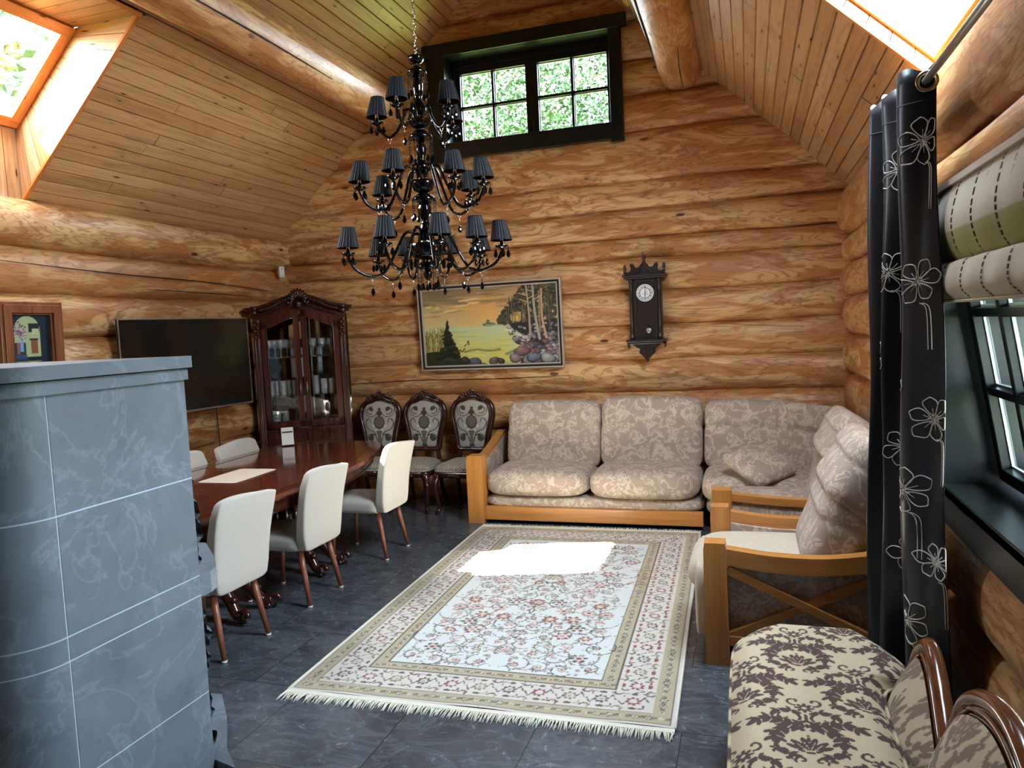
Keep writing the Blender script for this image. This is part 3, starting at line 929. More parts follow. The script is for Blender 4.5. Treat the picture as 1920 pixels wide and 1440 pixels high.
# outside: lawn and trees
lw = MB()
lw.add([(-40, -40, -0.35), (40, -40, -0.35), (40, 60, -0.35), (-40, 60, -0.35)], [(0, 1, 2, 3)])
tag(lw.build('lawn', M['grass']), 'green lawn outside the windows', 'lawn', kind='stuff')
def tree(label, base, height, crown, n, seed, leaf=0.16, trunk=0.13, group=None):
    r = random.Random(seed)
    t = thing('tree', label, 'tree', base, 0, group)
    tk = MB()
    tk.tube(catmull([(0, 0, 0), (0.08, 0.05, height * 0.4), (-0.05, 0.1, height * 0.75), (0, 0, height)], 5), [trunk * (1 - 0.8 * i / 15) for i in range(16)], 8)
    lv = MB()
    cx, cy, cz, rx, ry, rz = crown
    for i in range(14):
        a = r.uniform(0, 2 * pi); q = r.uniform(0.4, 0.95); zz = cz + rz * r.uniform(-0.8, 0.7)
        e = (cx + rx * q * cos(a), cy + ry * q * sin(a), zz)
        tk.tube([(0, 0, max(0.5, zz - rz * 0.7)), ((e[0]) * 0.5, e[1] * 0.5, zz - rz * 0.25), e], [trunk * 0.3, trunk * 0.2, 0.01], 5)
    tk.build('trunk', M['bark'], t)
    centers = []
    for i in range(max(20, n // 90)):
        u = r.uniform(-1, 1); a = r.uniform(0, 2 * pi); q = r.uniform(0.35, 1) ** 0.6
        centers.append((cx + rx * q * sqrt(1 - u * u) * cos(a), cy + ry * q * sqrt(1 - u * u) * sin(a), cz + rz * q * u))
    for i in range(n):
        c = r.choice(centers)
        p = Vector((c[0] + r.gauss(0, 0.3), c[1] + r.gauss(0, 0.3), c[2] + r.gauss(0, 0.26)))
        R = Euler((r.uniform(0, 6.3), r.uniform(0, 6.3), r.uniform(0, 6.3))).to_matrix()
        l = leaf * r.uniform(0.6, 1.2)
        q = [p + R @ Vector(v) for v in ((0, -l * 0.5, 0), (l * 0.3, 0, l * 0.06), (0, l * 0.5, 0), (-l * 0.3, 0, l * 0.06))]
        lv.add(q, [(0, 1, 2), (0, 2, 3)])
    lv.build('foliage', M['leaf'], t)
tree('leafy green tree seen through the high gable window', (-4.3, 13.2, -0.35), 7.6, (0, 0, 6.7, 3.6, 1.6, 2.6), 42000, 3, 0.10)
tree('leafy tree with its top just showing in the left skylight', (-9.6, 5.6, -0.35), 7.5, (0, 0, 6.2, 1.8, 1.8, 2.2), 2500, 8, 0.2)
tree('green tree beyond the tilted side window', (5.0, 11.5, -0.35), 4.2, (0, 0, 2.4, 2.2, 2.0, 2.1), 6000, 5, 0.2)
# ------------------------------------------------------------------ woven and painted patterns, drawn as colour values on fine meshes
class Ras:
    def __init__(self, w, h, W, H, bg):
        """w x h cells over W x H metres, colours linear"""
        self.w, self.h, self.W, self.H = w, h, W, H
        self.a = np.zeros((h, w, 3)); self.a[:] = bg
        self.X, self.Y = np.meshgrid((np.arange(w) + 0.5) / w * W, (np.arange(h) + 0.5) / h * H)
    def win(self, x0, x1, y0, y1):
        i0 = max(0, int(x0 / self.W * self.w) - 1); i1 = min(self.w, int(x1 / self.W * self.w) + 2)
        j0 = max(0, int(y0 / self.H * self.h) - 1); j1 = min(self.h, int(y1 / self.H * self.h) + 2)
        return (slice(j0, j1), slice(i0, i1)) if i1 > i0 and j1 > j0 else None
    def put(self, wn, mask, col, al=1.0):
        sub = self.a[wn]
        sub[mask] = sub[mask] * (1 - al) + np.array(col) * al
    def ell(self, cx, cy, rx, ry, col, rot=0.0, al=1.0):
        r = max(rx, ry)
        wn = self.win(cx - r, cx + r, cy - r, cy + r)
        if wn is None:
            return
        dx, dy = self.X[wn] - cx, self.Y[wn] - cy
        c, s_ = cos(rot), sin(rot)
        u, v = dx * c + dy * s_, -dx * s_ + dy * c
        self.put(wn, (u / rx) ** 2 + (v / ry) ** 2 < 1, col, al)
    def rect(self, x0, x1, y0, y1, col, al=1.0):
        wn = self.win(x0, x1, y0, y1)
        if wn is None:
            return
        X, Y = self.X[wn], self.Y[wn]
        self.put(wn, (X >= x0) & (X <= x1) & (Y >= y0) & (Y <= y1), col, al)
    def poly(self, pts, col, al=1.0):
        xs = [p[0] for p in pts]; ys = [p[1] for p in pts]
        wn = self.win(min(xs), max(xs), min(ys), max(ys))
        if wn is None:
            return
        X, Y = self.X[wn], self.Y[wn]
        ins = np.zeros(X.shape, bool); n = len(pts)
        for i in range(n):
            (x1, y1), (x2, y2) = pts[i], pts[(i + 1) % n]
            if y1 != y2:
                c = ((y1 > Y) != (y2 > Y)) & (X < (x2 - x1) * (Y - y1) / (y2 - y1) + x1)
                ins ^= c
        self.put(wn, ins, col, al)
    def line(self, pts, w, col, al=1.0, w1=None):
        n = len(pts) - 1
        for i in range(n):
            (x1, y1), (x2, y2) = pts[i][:2], pts[i + 1][:2]
            ww = w if w1 is None else w + (w1 - w) * i / max(1, n - 1)
            wn = self.win(min(x1, x2) - ww, max(x1, x2) + ww, min(y1, y2) - ww, max(y1, y2) + ww)
            if wn is None:
                continue
            X, Y = self.X[wn], self.Y[wn]
            dx, dy = x2 - x1, y2 - y1
            L2 = dx * dx + dy * dy + 1e-12
            t = np.clip(((X - x1) * dx + (Y - y1) * dy) / L2, 0, 1)
            self.put(wn, (X - x1 - t * dx) ** 2 + (Y - y1 - t * dy) ** 2 < (ww / 2) ** 2, col, al)
    def sample(self, u, v):
        """u, v arrays or floats in 0..1"""
        i = np.clip((np.asarray(u) * self.w).astype(int), 0, self.w - 1)
        j = np.clip((np.asarray(v) * self.h).astype(int), 0, self.h - 1)
        return self.a[j, i]

def pattern_grid(mb, fn, nu, nv, ras, mi=0, uvf=None):
    """grid surface whose vertices carry the raster's colours"""
    n0 = len(mb.v)
    if mb.col is None:
        mb.col = []
    mb.grid(fn, nu, nv, mi, True)
    uu = np.repeat(np.arange(nu + 1) / nu, nv + 1); vv = np.tile(np.arange(nv + 1) / nv, nu + 1)
    if uvf:
        uu, vv = uvf(uu, vv)
    c = ras.sample(uu, vv) if not callable(ras) else ras(uu, vv)
    mb.col.extend(np.concatenate([c, np.ones((len(c), 1))], 1).tolist())
def pad_col(mb, c):
    """colour for all vertices added since the last pattern"""
    if mb.col is None:
        mb.col = []
    mb.col.extend([(*c, 1.0)] * (len(mb.v) - len(mb.col)))

def spiral(cx, cy, r0, r1, a0, a1, n=14, sx=1.0):
    return [(cx + sx * (r0 + (r1 - r0) * i / n) * cos(a0 + (a1 - a0) * i / n), cy + (r0 + (r1 - r0) * i / n) * sin(a0 + (a1 - a0) * i / n)) for i in range(n + 1)]

# --- damask: ogee lattice of medallions, tulips and acanthus scrolls (one cell, half-drop repeat)
CREAM, BROWN = s(206, 188, 154), s(86, 66, 60)
DW, DH = 0.37, 0.58
def make_damask():
    R = Ras(216, 336, DW, DH, CREAM)
    def leafy(P, w0, n=5, lobes=4, side=1):
        """acanthus: a curved spine with pointed lobes and pale midrib cuts"""
        w0 *= 1.38
        Q = catmull(P, n)
        m = len(Q)
        for i, q in enumerate(Q):
            w = w0 * (0.25 + 0.75 * sin(pi * min(1.0, (i + 1) / m * 0.9)) ** 0.8)
            R.ell(q[0], q[1], w, w, BROWN)
        for k in range(lobes):
            i = int((k + 0.7) / (lobes + 0.4) * (m - 2)); q, q2 = Q[i], Q[i + 1]
            a = atan2(q2[1] - q[1], q2[0] - q[0])
            for sg in (-1, 1):
                R.ell(q[0] + cos(a + sg * 1.0) * w0 * 1.25, q[1] + sin(a + sg * 1.0) * w0 * 1.25, w0 * 1.05, w0 * 0.42, BROWN, a + sg * 0.7)
                R.line([(q[0] + cos(a + sg * 2.2) * w0 * 0.5, q[1] + sin(a + sg * 2.2) * w0 * 0.5), (q[0] + cos(a + sg * 1.3) * w0 * 1.9, q[1] + sin(a + sg * 1.3) * w0 * 1.9)], 0.0028, CREAM)
    def motif(cx, cy):
        for sx in (-1, 1):
            X = lambda x, y: (cx + sx * x, cy + y)
            # wreath
            leafy([X(0.012, 0.082), X(0.045, 0.092), X(0.080, 0.072), X(0.096, 0.035), X(0.092, 0.0)], 0.0135, 6, 4)
            leafy([X(0.094, -0.012), X(0.084, -0.038), X(0.058, -0.056), X(0.030, -0.066)], 0.0095, 6, 2)
            R.line(spiral(cx + sx * 0.026, cy - 0.085, 0.019, 0.005, -0.6, 4.6, 14, sx), 0.0085, BROWN)
            R.ell(*X(0.062, -0.078), 0.008, 0.008, BROWN); R.ell(*X(0.104, -0.03), 0.007, 0.007, BROWN)
            # tulip
            R.ell(*X(0.010, 0.004), 0.010, 0.036, BROWN, -sx * 0.28); R.ell(*X(0.028, -0.004), 0.011, 0.034, BROWN, -sx * 0.75)
            R.ell(*X(0.042, -0.016), 0.009, 0.025, BROWN, -sx * 1.15); R.ell(*X(0.024, -0.035), 0.012, 0.006, BROWN, sx * 0.5)
            R.line([X(0.003, -0.024), X(0.016, 0.014)], 0.0026, CREAM); R.line([X(0.012, -0.028), X(0.034, 0.0)], 0.0026, CREAM)
            # crossing scrolls above the wreath
            R.line(spiral(cx + sx * 0.046, cy + 0.152, 0.036, 0.009, 1.9, 6.6, 18, sx), 0.0115, BROWN, 1.0, 0.006)
            leafy([X(0.006, 0.135), X(0.03, 0.118), X(0.062, 0.120), X(0.10, 0.135), X(0.135, 0.128), X(0.168, 0.098)], 0.0125, 6, 5)
            leafy([X(0.016, 0.185), X(0.05, 0.20), X(0.085, 0.186), X(0.10, 0.16)], 0.009, 5, 2)
            R.line(spiral(cx + sx * 0.030, cy + 0.262, 0.026, 0.006, -1.6, 3.2, 14, sx), 0.009, BROWN)
        R.ell(cx, cy + 0.028, 0.006, 0.014, BROWN); R.ell(cx, cy + 0.050, 0.005, 0.005, BROWN); R.ell(cx, cy - 0.044, 0.014, 0.006, BROWN)
        for k in range(8):
            a = k * pi / 4
            R.ell(cx + 0.019 * cos(a), cy + 0.222 + 0.019 * sin(a), 0.012, 0.0065, BROWN, a)
        R.ell(cx, cy + 0.222, 0.006, 0.006, CREAM); R.ell(cx, cy + 0.158, 0.006, 0.024, BROWN); R.ell(cx, cy + 0.108, 0.007, 0.012, BROWN)
    for dx in (-1, 0, 1):
        for dy in (-1, 0, 1):
            motif(DW * 0.25 + dx * DW, DH * 0.25 + dy * DH)
            motif(DW * 0.75 + dx * DW, DH * 0.75 + dy * DH)
    return R
DAMASK = make_damask()
def damask(x, y):
    c = DAMASK.sample(np.mod(np.asarray(x) / DW, 1.0), np.mod(np.asarray(y) / DH, 1.0)).copy()
    slub = (nrs.rand(len(c)) - 0.5) * 0.10
    return np.clip(c * (1 + slub[:, None]), 0, 1)

# --- Persian rug
RW, RL = 1.84, 2.94
def make_rug():
    IV, TAN, FIELD = s(212, 205, 192), s(182, 170, 140), s(214, 218, 212)
    DK, OL, RED, PINK, GOLD = s(96, 88, 78), s(134, 132, 108), s(146, 84, 84), s(186, 150, 142), s(184, 166, 128)
    R = Ras(460, 735, RW, RL, IV)
    r = random.Random(21)
    def ringrect(d, col):
        R.rect(d, RW - d, d, RL - d, col)
    ringrect(0.018, DK); ringrect(0.024, TAN); ringrect(0.098, DK); ringrect(0.104, IV); ringrect(0.285, DK); ringrect(0.291, TAN); ringrect(0.362, DK); ringrect(0.368, FIELD)
    def flower(x, y, rad, c1, c2, c3, n=8):
        for k in range(n):
            a = 2 * pi * k / n + 0.2
            R.ell(x + rad * 0.62 * cos(a), y + rad * 0.62 * sin(a), rad * 0.36, rad * 0.22, c1, a)
        R.ell(x, y, rad * 0.52, rad * 0.52, c2); R.ell(x, y, rad * 0.28, rad * 0.28, c3)
    def leafpair(x, y, a, l, c):
        for sg in (-1, 1):
            R.ell(x + l * cos(a + sg * 0.8) * 0.6, y + l * sin(a + sg * 0.8) * 0.6, l * 0.55, l * 0.16, c, a + sg * 0.8)
    # guard bands: small repeats
    def band(d, w, step, big):
        per = []
        x = d + w / 2
        n = int((RW - 2 * d - w) / step)
        for i in range(n + 1):
            q = d + w / 2 + (RW - 2 * d - w) * i / n
            per += [(q, d + w / 2, 0.0), (q, RL - d - w / 2, 0.0)]
        n = int((RL - 2 * d - w) / step)
        for i in range(1, n):
            q = d + w / 2 + (RL - 2 * d - w) * i / n
            per += [(d + w / 2, q, 1.57), (RW - d - w / 2, q, 1.57)]
        for i, (x, y, a) in enumerate(per):
            if big:
                c1, c2 = ((DK, PINK), (OL, GOLD), (RED, IV))[i % 3]
                flower(x, y, 0.038, c1, IV, c2)
                for sg in (-1, 1):
                    ox, oy = cos(a) * step / 2 * sg, sin(a) * step / 2 * sg
                    R.line([(x + ox * 0.45, y + oy * 0.45), (x + ox * 0.7 - sin(a) * 0.04 * sg, y + oy * 0.7 + cos(a) * 0.04 * sg), (x + ox, y + oy)], 0.006, DK)
                    leafpair(x + ox - sin(a) * 0.045 * sg, y + oy + cos(a) * 0.045 * sg, a + 1.57 * sg, 0.034, (RED, OL, DK)[(i + sg) % 3])
                    leafpair(x + cos(a) * 0.05 * sg - sin(a) * 0.06, y + sin(a) * 0.05 * sg + cos(a) * 0.06, a + 0.5 * sg, 0.026, (OL, DK, RED)[(i + sg) % 3]); leafpair(x + cos(a) * 0.05 * sg + sin(a) * 0.06, y + sin(a) * 0.05 * sg - cos(a) * 0.06, a + 2.5 * sg, 0.026, (DK, OL, GOLD)[(i + sg) % 3])
                    R.ell(x - sin(a) * 0.062 * sg, y + cos(a) * 0.062 * sg, 0.018, 0.010, (DK, RED)[i % 2], a)
            else:
                flower(x, y, 0.020, (DK, OL, GOLD)[i % 3], IV, (RED, DK)[i % 2], 6)
                R.ell(x + cos(a) * step / 2, y + sin(a) * step / 2, 0.014, 0.007, DK, a + 0.7)
                R.ell(x + cos(a) * step / 2, y + sin(a) * step / 2, 0.014, 0.007, OL, a - 0.7)
    band(0.024, 0.074, 0.055, False); band(0.291, 0.071, 0.055, False); band(0.104, 0.181, 0.135, True)
    # field: arabesque vines with palmettes, mirrored about the long axis
    f0, f1, g0, g1 = 0.385, RW / 2, 0.385, RL - 0.385
    def both(fn):
        fn(1); fn(-1)
    spots = []
    for i in range(4):
        for j in range(18):
            x = f0 + 0.02 + (f1 - f0) * (i + 0.45 + 0.4 * (j % 2)) / 4.2 + r.uniform(-0.02, 0.02); y = g0 + 0.01 + (g1 - g0) * (j + 0.5) / 18.3 + r.uniform(-0.02, 0.02)
            spots.append((x, y))
    for x, y in spots:
        a0 = r.uniform(0, 6.3); rr = r.uniform(0.06, 0.12)
        pts = spiral(x, y, rr, 0.02, a0, a0 + 5.2, 16)
        cl = r.choice([DK, DK, OL])
        for m in (0, 1):
            q = pts if not m else [(RW - p[0], p[1]) for p in pts]
            R.line(q, 0.0065, cl)
            for k in (3, 6, 9, 12):
                leafpair(q[k][0], q[k][1], a0 + k * 0.29 * (1 - 2 * m), 0.022, r.choice([DK, OL, RED, OL]))
    for k, (x, y) in enumerate(spots):
        rad = r.choice([0.022, 0.028, 0.036, 0.05]); c = r.choice([(RED, IV, PINK), (PINK, IV, RED), (RED, GOLD, IV), (DK, IV, RED), (OL, IV, PINK)])
        nn = r.choice([6, 8])
        flower(x, y, rad, *c, nn); flower(RW - x, y, rad, *c, nn)
        for q in range(5):
            xx, yy = x + r.uniform(-0.10, 0.10), y + r.uniform(-0.08, 0.08)
            c2 = r.choice([RED, PINK, RED, OL, DK]); q2 = r.uniform(0.008, 0.015)
            flower(xx, yy, q2, c2, c2, IV, 5); flower(RW - xx, yy, q2, c2, c2, IV, 5)
    R.a *= (1 + (nrs.rand(735, 460, 1) - 0.5) * 0.12)
    # a worn rust stain on the right guard band
    for k in range(60):
        R.ell(RW - 0.33 + r.gauss(0, 0.035), RL * 0.62 + r.gauss(0, 0.12), 0.016, 0.016, s(150, 96, 48), 0, 0.25)
    return R
RUG = make_rug()

# --- medallion cloth of the carved chairs (0.36 wide, 0.5 high), mirrored
def make_chair_cloth():
    BG, DK, MD, LT = s(172, 164, 148), s(70, 62, 50), s(104, 96, 80), s(206, 198, 180)
    R = Ras(90, 125, 0.36, 0.5, BG)
    c = 0.18
    for sx in (-1, 1):
        R.line(spiral(c + sx * 0.10, 0.40, 0.045, 0.012, -2.0, 3.4, 18, sx), 0.014, MD)
        R.line(spiral(c + sx * 0.085, 0.10, 0.05, 0.012, 2.4, -3.2, 18, sx), 0.014, DK)
        R.line(catmull([(c + sx * 0.02, 0.06), (c + sx * 0.05, 0.16), (c + sx * 0.12, 0.2), (c + sx * 0.15, 0.27), (c + sx * 0.11, 0.31), (c + sx * 0.09, 0.27)], 5), 0.010, DK)
        R.line(catmull([(c + sx * 0.03, 0.36), (c + sx * 0.07, 0.33), (c + sx * 0.14, 0.35), (c + sx * 0.16, 0.44)], 5), 0.009, MD)
        R.ell(c + sx * 0.09, 0.415, 0.03, 0.022, DK, sx * 0.6); R.ell(c + sx * 0.085, 0.11, 0.028, 0.022, DK, -sx * 0.6)
        R.ell(c + sx * 0.15, 0.15, 0.02, 0.012, LT, sx * 0.6); R.ell(c + sx * 0.06, 0.235, 0.012, 0.02, LT, sx * 0.4)
        R.ell(c + sx * 0.035, 0.19, 0.014, 0.014, LT)
    R.ell(c, 0.27, 0.058, 0.07, DK); R.ell(c, 0.275, 0.046, 0.056, MD)
    R.ell(c, 0.37, 0.03, 0.03, DK); R.ell(c, 0.41, 0.016, 0.02, DK)
    R.poly([(c - 0.03, 0.0), (c + 0.03, 0.0), (c + 0.016, 0.1), (c + 0.03, 0.18), (c - 0.03, 0.18), (c - 0.016, 0.1)], MD)
    R.ell(c, 0.02, 0.03, 0.025, DK)
    return R
CHAIRCLOTH = make_chair_cloth()
def seat_cloth(x, y):
    x = np.asarray(x); y = np.asarray(y)
    q = np.mod(x / 0.035 + 0.5 * np.floor(y / 0.03 % 2), 1.0) - 0.5; p = np.mod(y / 0.03, 1.0) - 0.5
    d = (q / 0.42) ** 2 + (p / 0.36) ** 2
    out = np.zeros((len(x), 3)); out[:] = s(160, 150, 130)
    out[(d < 1) & (d > 0.35)] = s(92, 84, 68)
    out[d < 0.12] = s(196, 188, 170)
    return out

# --- the landscape above the sofa: evening sky, yellow-green water, spruce, reeds, pines and boulders (a loose painted impression)
def make_landscape():
    R = Ras(360, 202, 1.40, 0.77, s(200, 170, 110))
    r = random.Random(4)
    X, Y = R.X / 1.40, R.Y / 0.77            # Y up
    L = lambda a, b, t: np.array(a)[None, None] * (1 - t[..., None]) + np.array(b)[None, None] * t[..., None]
    sky = L(s(206, 186, 128), s(150, 120, 84), np.clip((Y - 0.5) / 0.5, 0, 1) ** 1.2)
    glow = np.exp(-(((X - 0.48) / 0.26) ** 2 + ((Y - 0.70) / 0.26) ** 2))
    sky = sky * (1 - 0.75 * glow[..., None]) + np.array(s(226, 164, 92)) * 0.75 * glow[..., None]
    sea = L(s(196, 186, 92), s(186, 196, 150), np.clip((Y - 0.1) / 0.42, 0, 1))
    R.a = np.where((Y > 0.50)[..., None], sky, sea)
    for k in range(46):
        y = 0.77 * r.uniform(0.62, 0.98); x = 1.4 * r.uniform(0.0, 0.62); top = y / 0.77
        c = s(118, 98, 72) if (top > 0.8 and x < 0.9) or r.random() < 0.35 else s(224, 186, 116)
        R.ell(x, y, r.uniform(0.05, 0.17), r.uniform(0.006, 0.018), c, r.uniform(-0.08, 0.12), 0.4)
    R.ell(0.16, 0.72, 0.4, 0.05, s(112, 94, 72), 0.06, 0.5); R.ell(0.2, 0.64, 0.3, 0.03, s(120, 102, 76), -0.05, 0.45)
    for x, y, w in ((0.5, 0.655, 0.17), (0.42, 0.60, 0.12), (0.55, 0.62, 0.1), (0.06, 0.60, 0.06), (0.16, 0.59, 0.04), (0.3, 0.555, 0.1)):
        R.ell(x, y, w * 0.7, 0.009, s(236, 204, 140), 0.08, 0.8)
    for k in range(110):
        y = 0.77 * r.uniform(0.05, 0.44); x = 1.4 * r.uniform(0.2, 0.85)
        R.ell(x, y, r.uniform(0.03, 0.14), r.uniform(0.003, 0.009), r.choice([s(216, 206, 126), s(160, 156, 70), s(206, 194, 96), s(182, 196, 150)]), r.uniform(-0.12, 0.05), 0.5)
    R.line(catmull([(0.42, 0.135), (0.55, 0.155), (0.68, 0.14), (0.8, 0.15)], 6), 0.022, s(126, 126, 66), 0.7)
    R.line(catmull([(0.86, 0.1), (1.0, 0.15), (1.12, 0.18)], 6), 0.03, s(120, 138, 104), 0.8)
    # far headland and the pine wood
    for k in range(520):
        x = r.uniform(0.80, 1.4); lim = 0.44 + 0.33 * min(1, max(0, (x - 0.80) / 0.26)) ** 0.9
        y = r.uniform(0.40, lim)
        R.ell(x, y, r.uniform(0.012, 0.03), r.uniform(0.008, 0.022), r.choice([s(66, 62, 46), s(48, 48, 38), s(84, 78, 58)]), r.uniform(-0.5, 0.5), 0.85)
    R.ell(0.70, 0.40, 0.07, 0.02, s(112, 118, 84)); R.ell(0.69, 0.425, 0.02, 0.025, s(104, 112, 80)); R.rect(0.66, 0.84, 0.385, 0.395, s(170, 164, 120))
    R.ell(0.98, 0.46, 0.065, 0.05, s(204, 166, 78), 0, 0.6); R.ell(0.97, 0.45, 0.035, 0.028, s(226, 192, 104), 0, 0.7)
    for k in range(40):
        x = r.uniform(0.88, 1.38); R.line([(x, 0.38), (x + r.uniform(-0.01, 0.01), r.uniform(0.5, 0.68))], r.uniform(0.003, 0.008), r.choice([s(62, 54, 44), s(40, 38, 32), s(128, 116, 92)]))
    # boulders: lumpy outlines, dark underside, paler crown
    def boulder(x, y, a, b, c):
        ph = r.uniform(0, 6)
        out = lambda k: [(x + a * k * cos(t) * (1 + 0.13 * sin(2 * t + ph) + 0.07 * sin(3 * t + ph * 2)), y + b * k * sin(t) * (1 + 0.13 * sin(2 * t + ph) + 0.07 * sin(3 * t + ph * 2))) for t in [2 * pi * i / 18 for i in range(18)]]
        R.poly([(p, q - b * 0.1) for p, q in out(1.06)], s(38, 36, 36))
        R.poly(out(0.97), tuple(q * 0.62 for q in c))
        R.poly([(p - a * 0.06, q + b * 0.14) for p, q in out(0.78)], c)
        R.poly([(p - a * 0.16, q + b * 0.34) for p, q in out(0.42)], tuple(min(1, q * 1.5) for q in c), 0.8)
    R.poly([(0.9, 0.40), (1.4, 0.42), (1.4, 0.0), (1.0, 0.0), (1.06, 0.2)], s(52, 48, 46))
    sp = []
    for k in range(150):
        t = r.random(); y = 0.395 - 0.37 * t; x = 0.84 + 0.20 * min(1, t * 1.2) + r.random() * (1.4 - 0.84 - 0.2 * t)
        sp.append((x, y))
    for x, y in sorted(sp, key=lambda p: -p[1]):
        q = 0.010 + 0.036 * (1 - y / 0.40)
        boulder(x, y, q * r.uniform(1.0, 1.4), q * r.uniform(0.7, 0.95), r.choice([s(98, 92, 90), s(66, 64, 68), s(130, 112, 108), s(112, 78, 78), s(124, 128, 134), s(160, 154, 148)]))
    for x, y, a, b, c in ((1.02, 0.125, 0.075, 0.05, s(122, 92, 88)), (0.95, 0.06, 0.065, 0.04, s(126, 112, 116)), (1.14, 0.06, 0.07, 0.04, s(98, 106, 116)), (1.28, 0.05, 0.08, 0.045, s(140, 140, 132)), (0.73, 0.04, 0.05, 0.04, s(104, 86, 82)), (0.80, 0.035, 0.04, 0.03, s(70, 62, 60)), (0.53, 0.03, 0.065, 0.055, s(84, 82, 88)), (0.42, 0.05, 0.05, 0.045, s(62, 54, 56)), (0.62, 0.0, 0.04, 0.02, s(90, 90, 84))):
        boulder(x, y, a, b, c)
    for k in range(26):
        x = r.uniform(0.84, 1.05); R.ell(x, 0.355 - (x - 0.84) * 0.45 + r.uniform(-0.02, 0.02), r.uniform(0.01, 0.03), 0.004, s(220, 214, 196), 0.1, 0.7)
    # the tall pale trunks
    for P, w, c in (([(1.10, 0.76), (1.115, 0.5), (1.12, 0.28)], 0.022, s(170, 150, 118)), ([(1.165, 0.77), (1.175, 0.5), (1.21, 0.24)], 0.028, s(164, 152, 136)), ([(1.25, 0.72), (1.245, 0.45), (1.28, 0.25)], 0.026, s(186, 150, 112)), ([(1.225, 0.7), (1.22, 0.33)], 0.018, s(150, 126, 96)), ([(1.31, 0.7), (1.32, 0.34)], 0.016, s(96, 88, 74))):
        R.line(catmull(P, 6), w, s(58, 50, 42)); R.line([(p[0] - 0.003, p[1]) for p in catmull(P, 6)], w * 0.7, c, 1.0, w)
    for P in ([(1.1, 0.66), (1.02, 0.69)], [(1.1, 0.6), (1.03, 0.63)], [(1.17, 0.66), (1.11, 0.63)], [(1.17, 0.62), (1.25, 0.66)], [(1.16, 0.7), (1.1, 0.72)]):
        R.line(P, 0.008, s(196, 168, 120))
    # reeds and the spruce in the left corner
    for k in range(70):
        x = r.uniform(0.0, 0.22); R.line([(x, 0.06), (x + r.uniform(-0.01, 0.02), r.uniform(0.2, 0.34)), (x + r.uniform(-0.04, 0.06), r.uniform(0.3, 0.40))], 0.004, r.choice([s(116, 98, 44), s(150, 128, 64), s(84, 74, 36)]))
    R.poly([(0, 0), (0.44, 0), (0.40, 0.06), (0.3, 0.12), (0.14, 0.15), (0, 0.14)], s(46, 46, 30))
    for k in range(20):
        t = k / 19; y = 0.43 - 0.36 * t; w = 0.012 + 0.115 * t ** 1.1
        for q in range(5):
            R.ell(0.255 + r.uniform(-w, w) * 0.6, y + r.uniform(-0.012, 0.012), w * 0.55, 0.016, r.choice([s(38, 42, 28), s(28, 32, 24), s(54, 58, 36)]), r.uniform(-0.5, 0.5))
    R.line([(0.257, 0.46), (0.255, 0.38)], 0.008, s(36, 36, 26))
    for k in range(14):
        x = 0.38 + r.uniform(0, 0.1); R.ell(x, 0.15 + (x - 0.38) * 0.9 + r.uniform(-0.03, 0.02), 0.010, 0.006, s(110, 62, 34), r.random())
    return R
LANDSCAPE = make_landscape()

# --- the small courtyard picture on the left wall
def make_courtyard():
    R = Ras(70, 150, 0.28, 0.60, s(30, 38, 44))
    r = random.Random(9); o = 0.22
    R.rect(0.025, 0.205, o, o + 0.26, s(168, 178, 130)); R.ell(0.115, o + 0.24, 0.09, 0.125, s(168, 178, 130))
    R.rect(0.125, 0.2, o + 0.22, o + 0.30, s(44, 46, 44)); R.rect(0.15, 0.196, o + 0.20, o + 0.25, s(176, 188, 140))
    R.rect(0.135, 0.185, o + 0.03, o + 0.155, s(132, 84, 56)); R.rect(0.13, 0.19, o + 0.15, o + 0.165, s(50, 40, 36))
    R.rect(0.025, 0.10, o - 0.01, o + 0.13, s(64, 56, 60)); R.rect(0.06, 0.085, o + 0.05, o + 0.16, s(110, 158, 190)); R.ell(0.0725, o + 0.16, 0.0125, 0.016, s(110, 158, 190))
    R.rect(0.04, 0.058, o + 0.03, o + 0.13, s(150, 98, 80))
    for k in range(90):
        R.ell(0.065 + r.gauss(0, 0.022), o + 0.22 + r.gauss(0, 0.035), 0.008, 0.006, r.choice([s(150, 110, 132), s(110, 78, 96), s(70, 84, 70), s(196, 160, 180)]), r.random())
    R.rect(0.025, 0.105, o - 0.02, o + 0.02, s(56, 78, 110)); R.rect(0.025, 0.11, o - 0.03, o - 0.01, s(44, 60, 88))
    R.rect(0.025, 0.205, 0.0, o - 0.035, s(120, 116, 92))
    for k in range(60):
        x = r.uniform(0.025, 0.2); y = r.uniform(0.0, o - 0.04); R.line([(x, y), (x + 0.02, y - 0.008)], 0.004, r.choice([s(196, 188, 140), s(70, 68, 56)]))
    R.rect(0.0, 0.022, 0, 0.6, s(26, 32, 38)); R.rect(0.208, 0.28, 0, 0.6, s(28, 42, 54)); R.rect(0.25, 0.28, 0, 0.6, s(22, 28, 32))
    for k in range(12):
        R.ell(0.115, o + 0.25, 0.2, 0.2, s(30, 38, 44), 0, 0.0)
    return R
COURTYARD = make_courtyard()
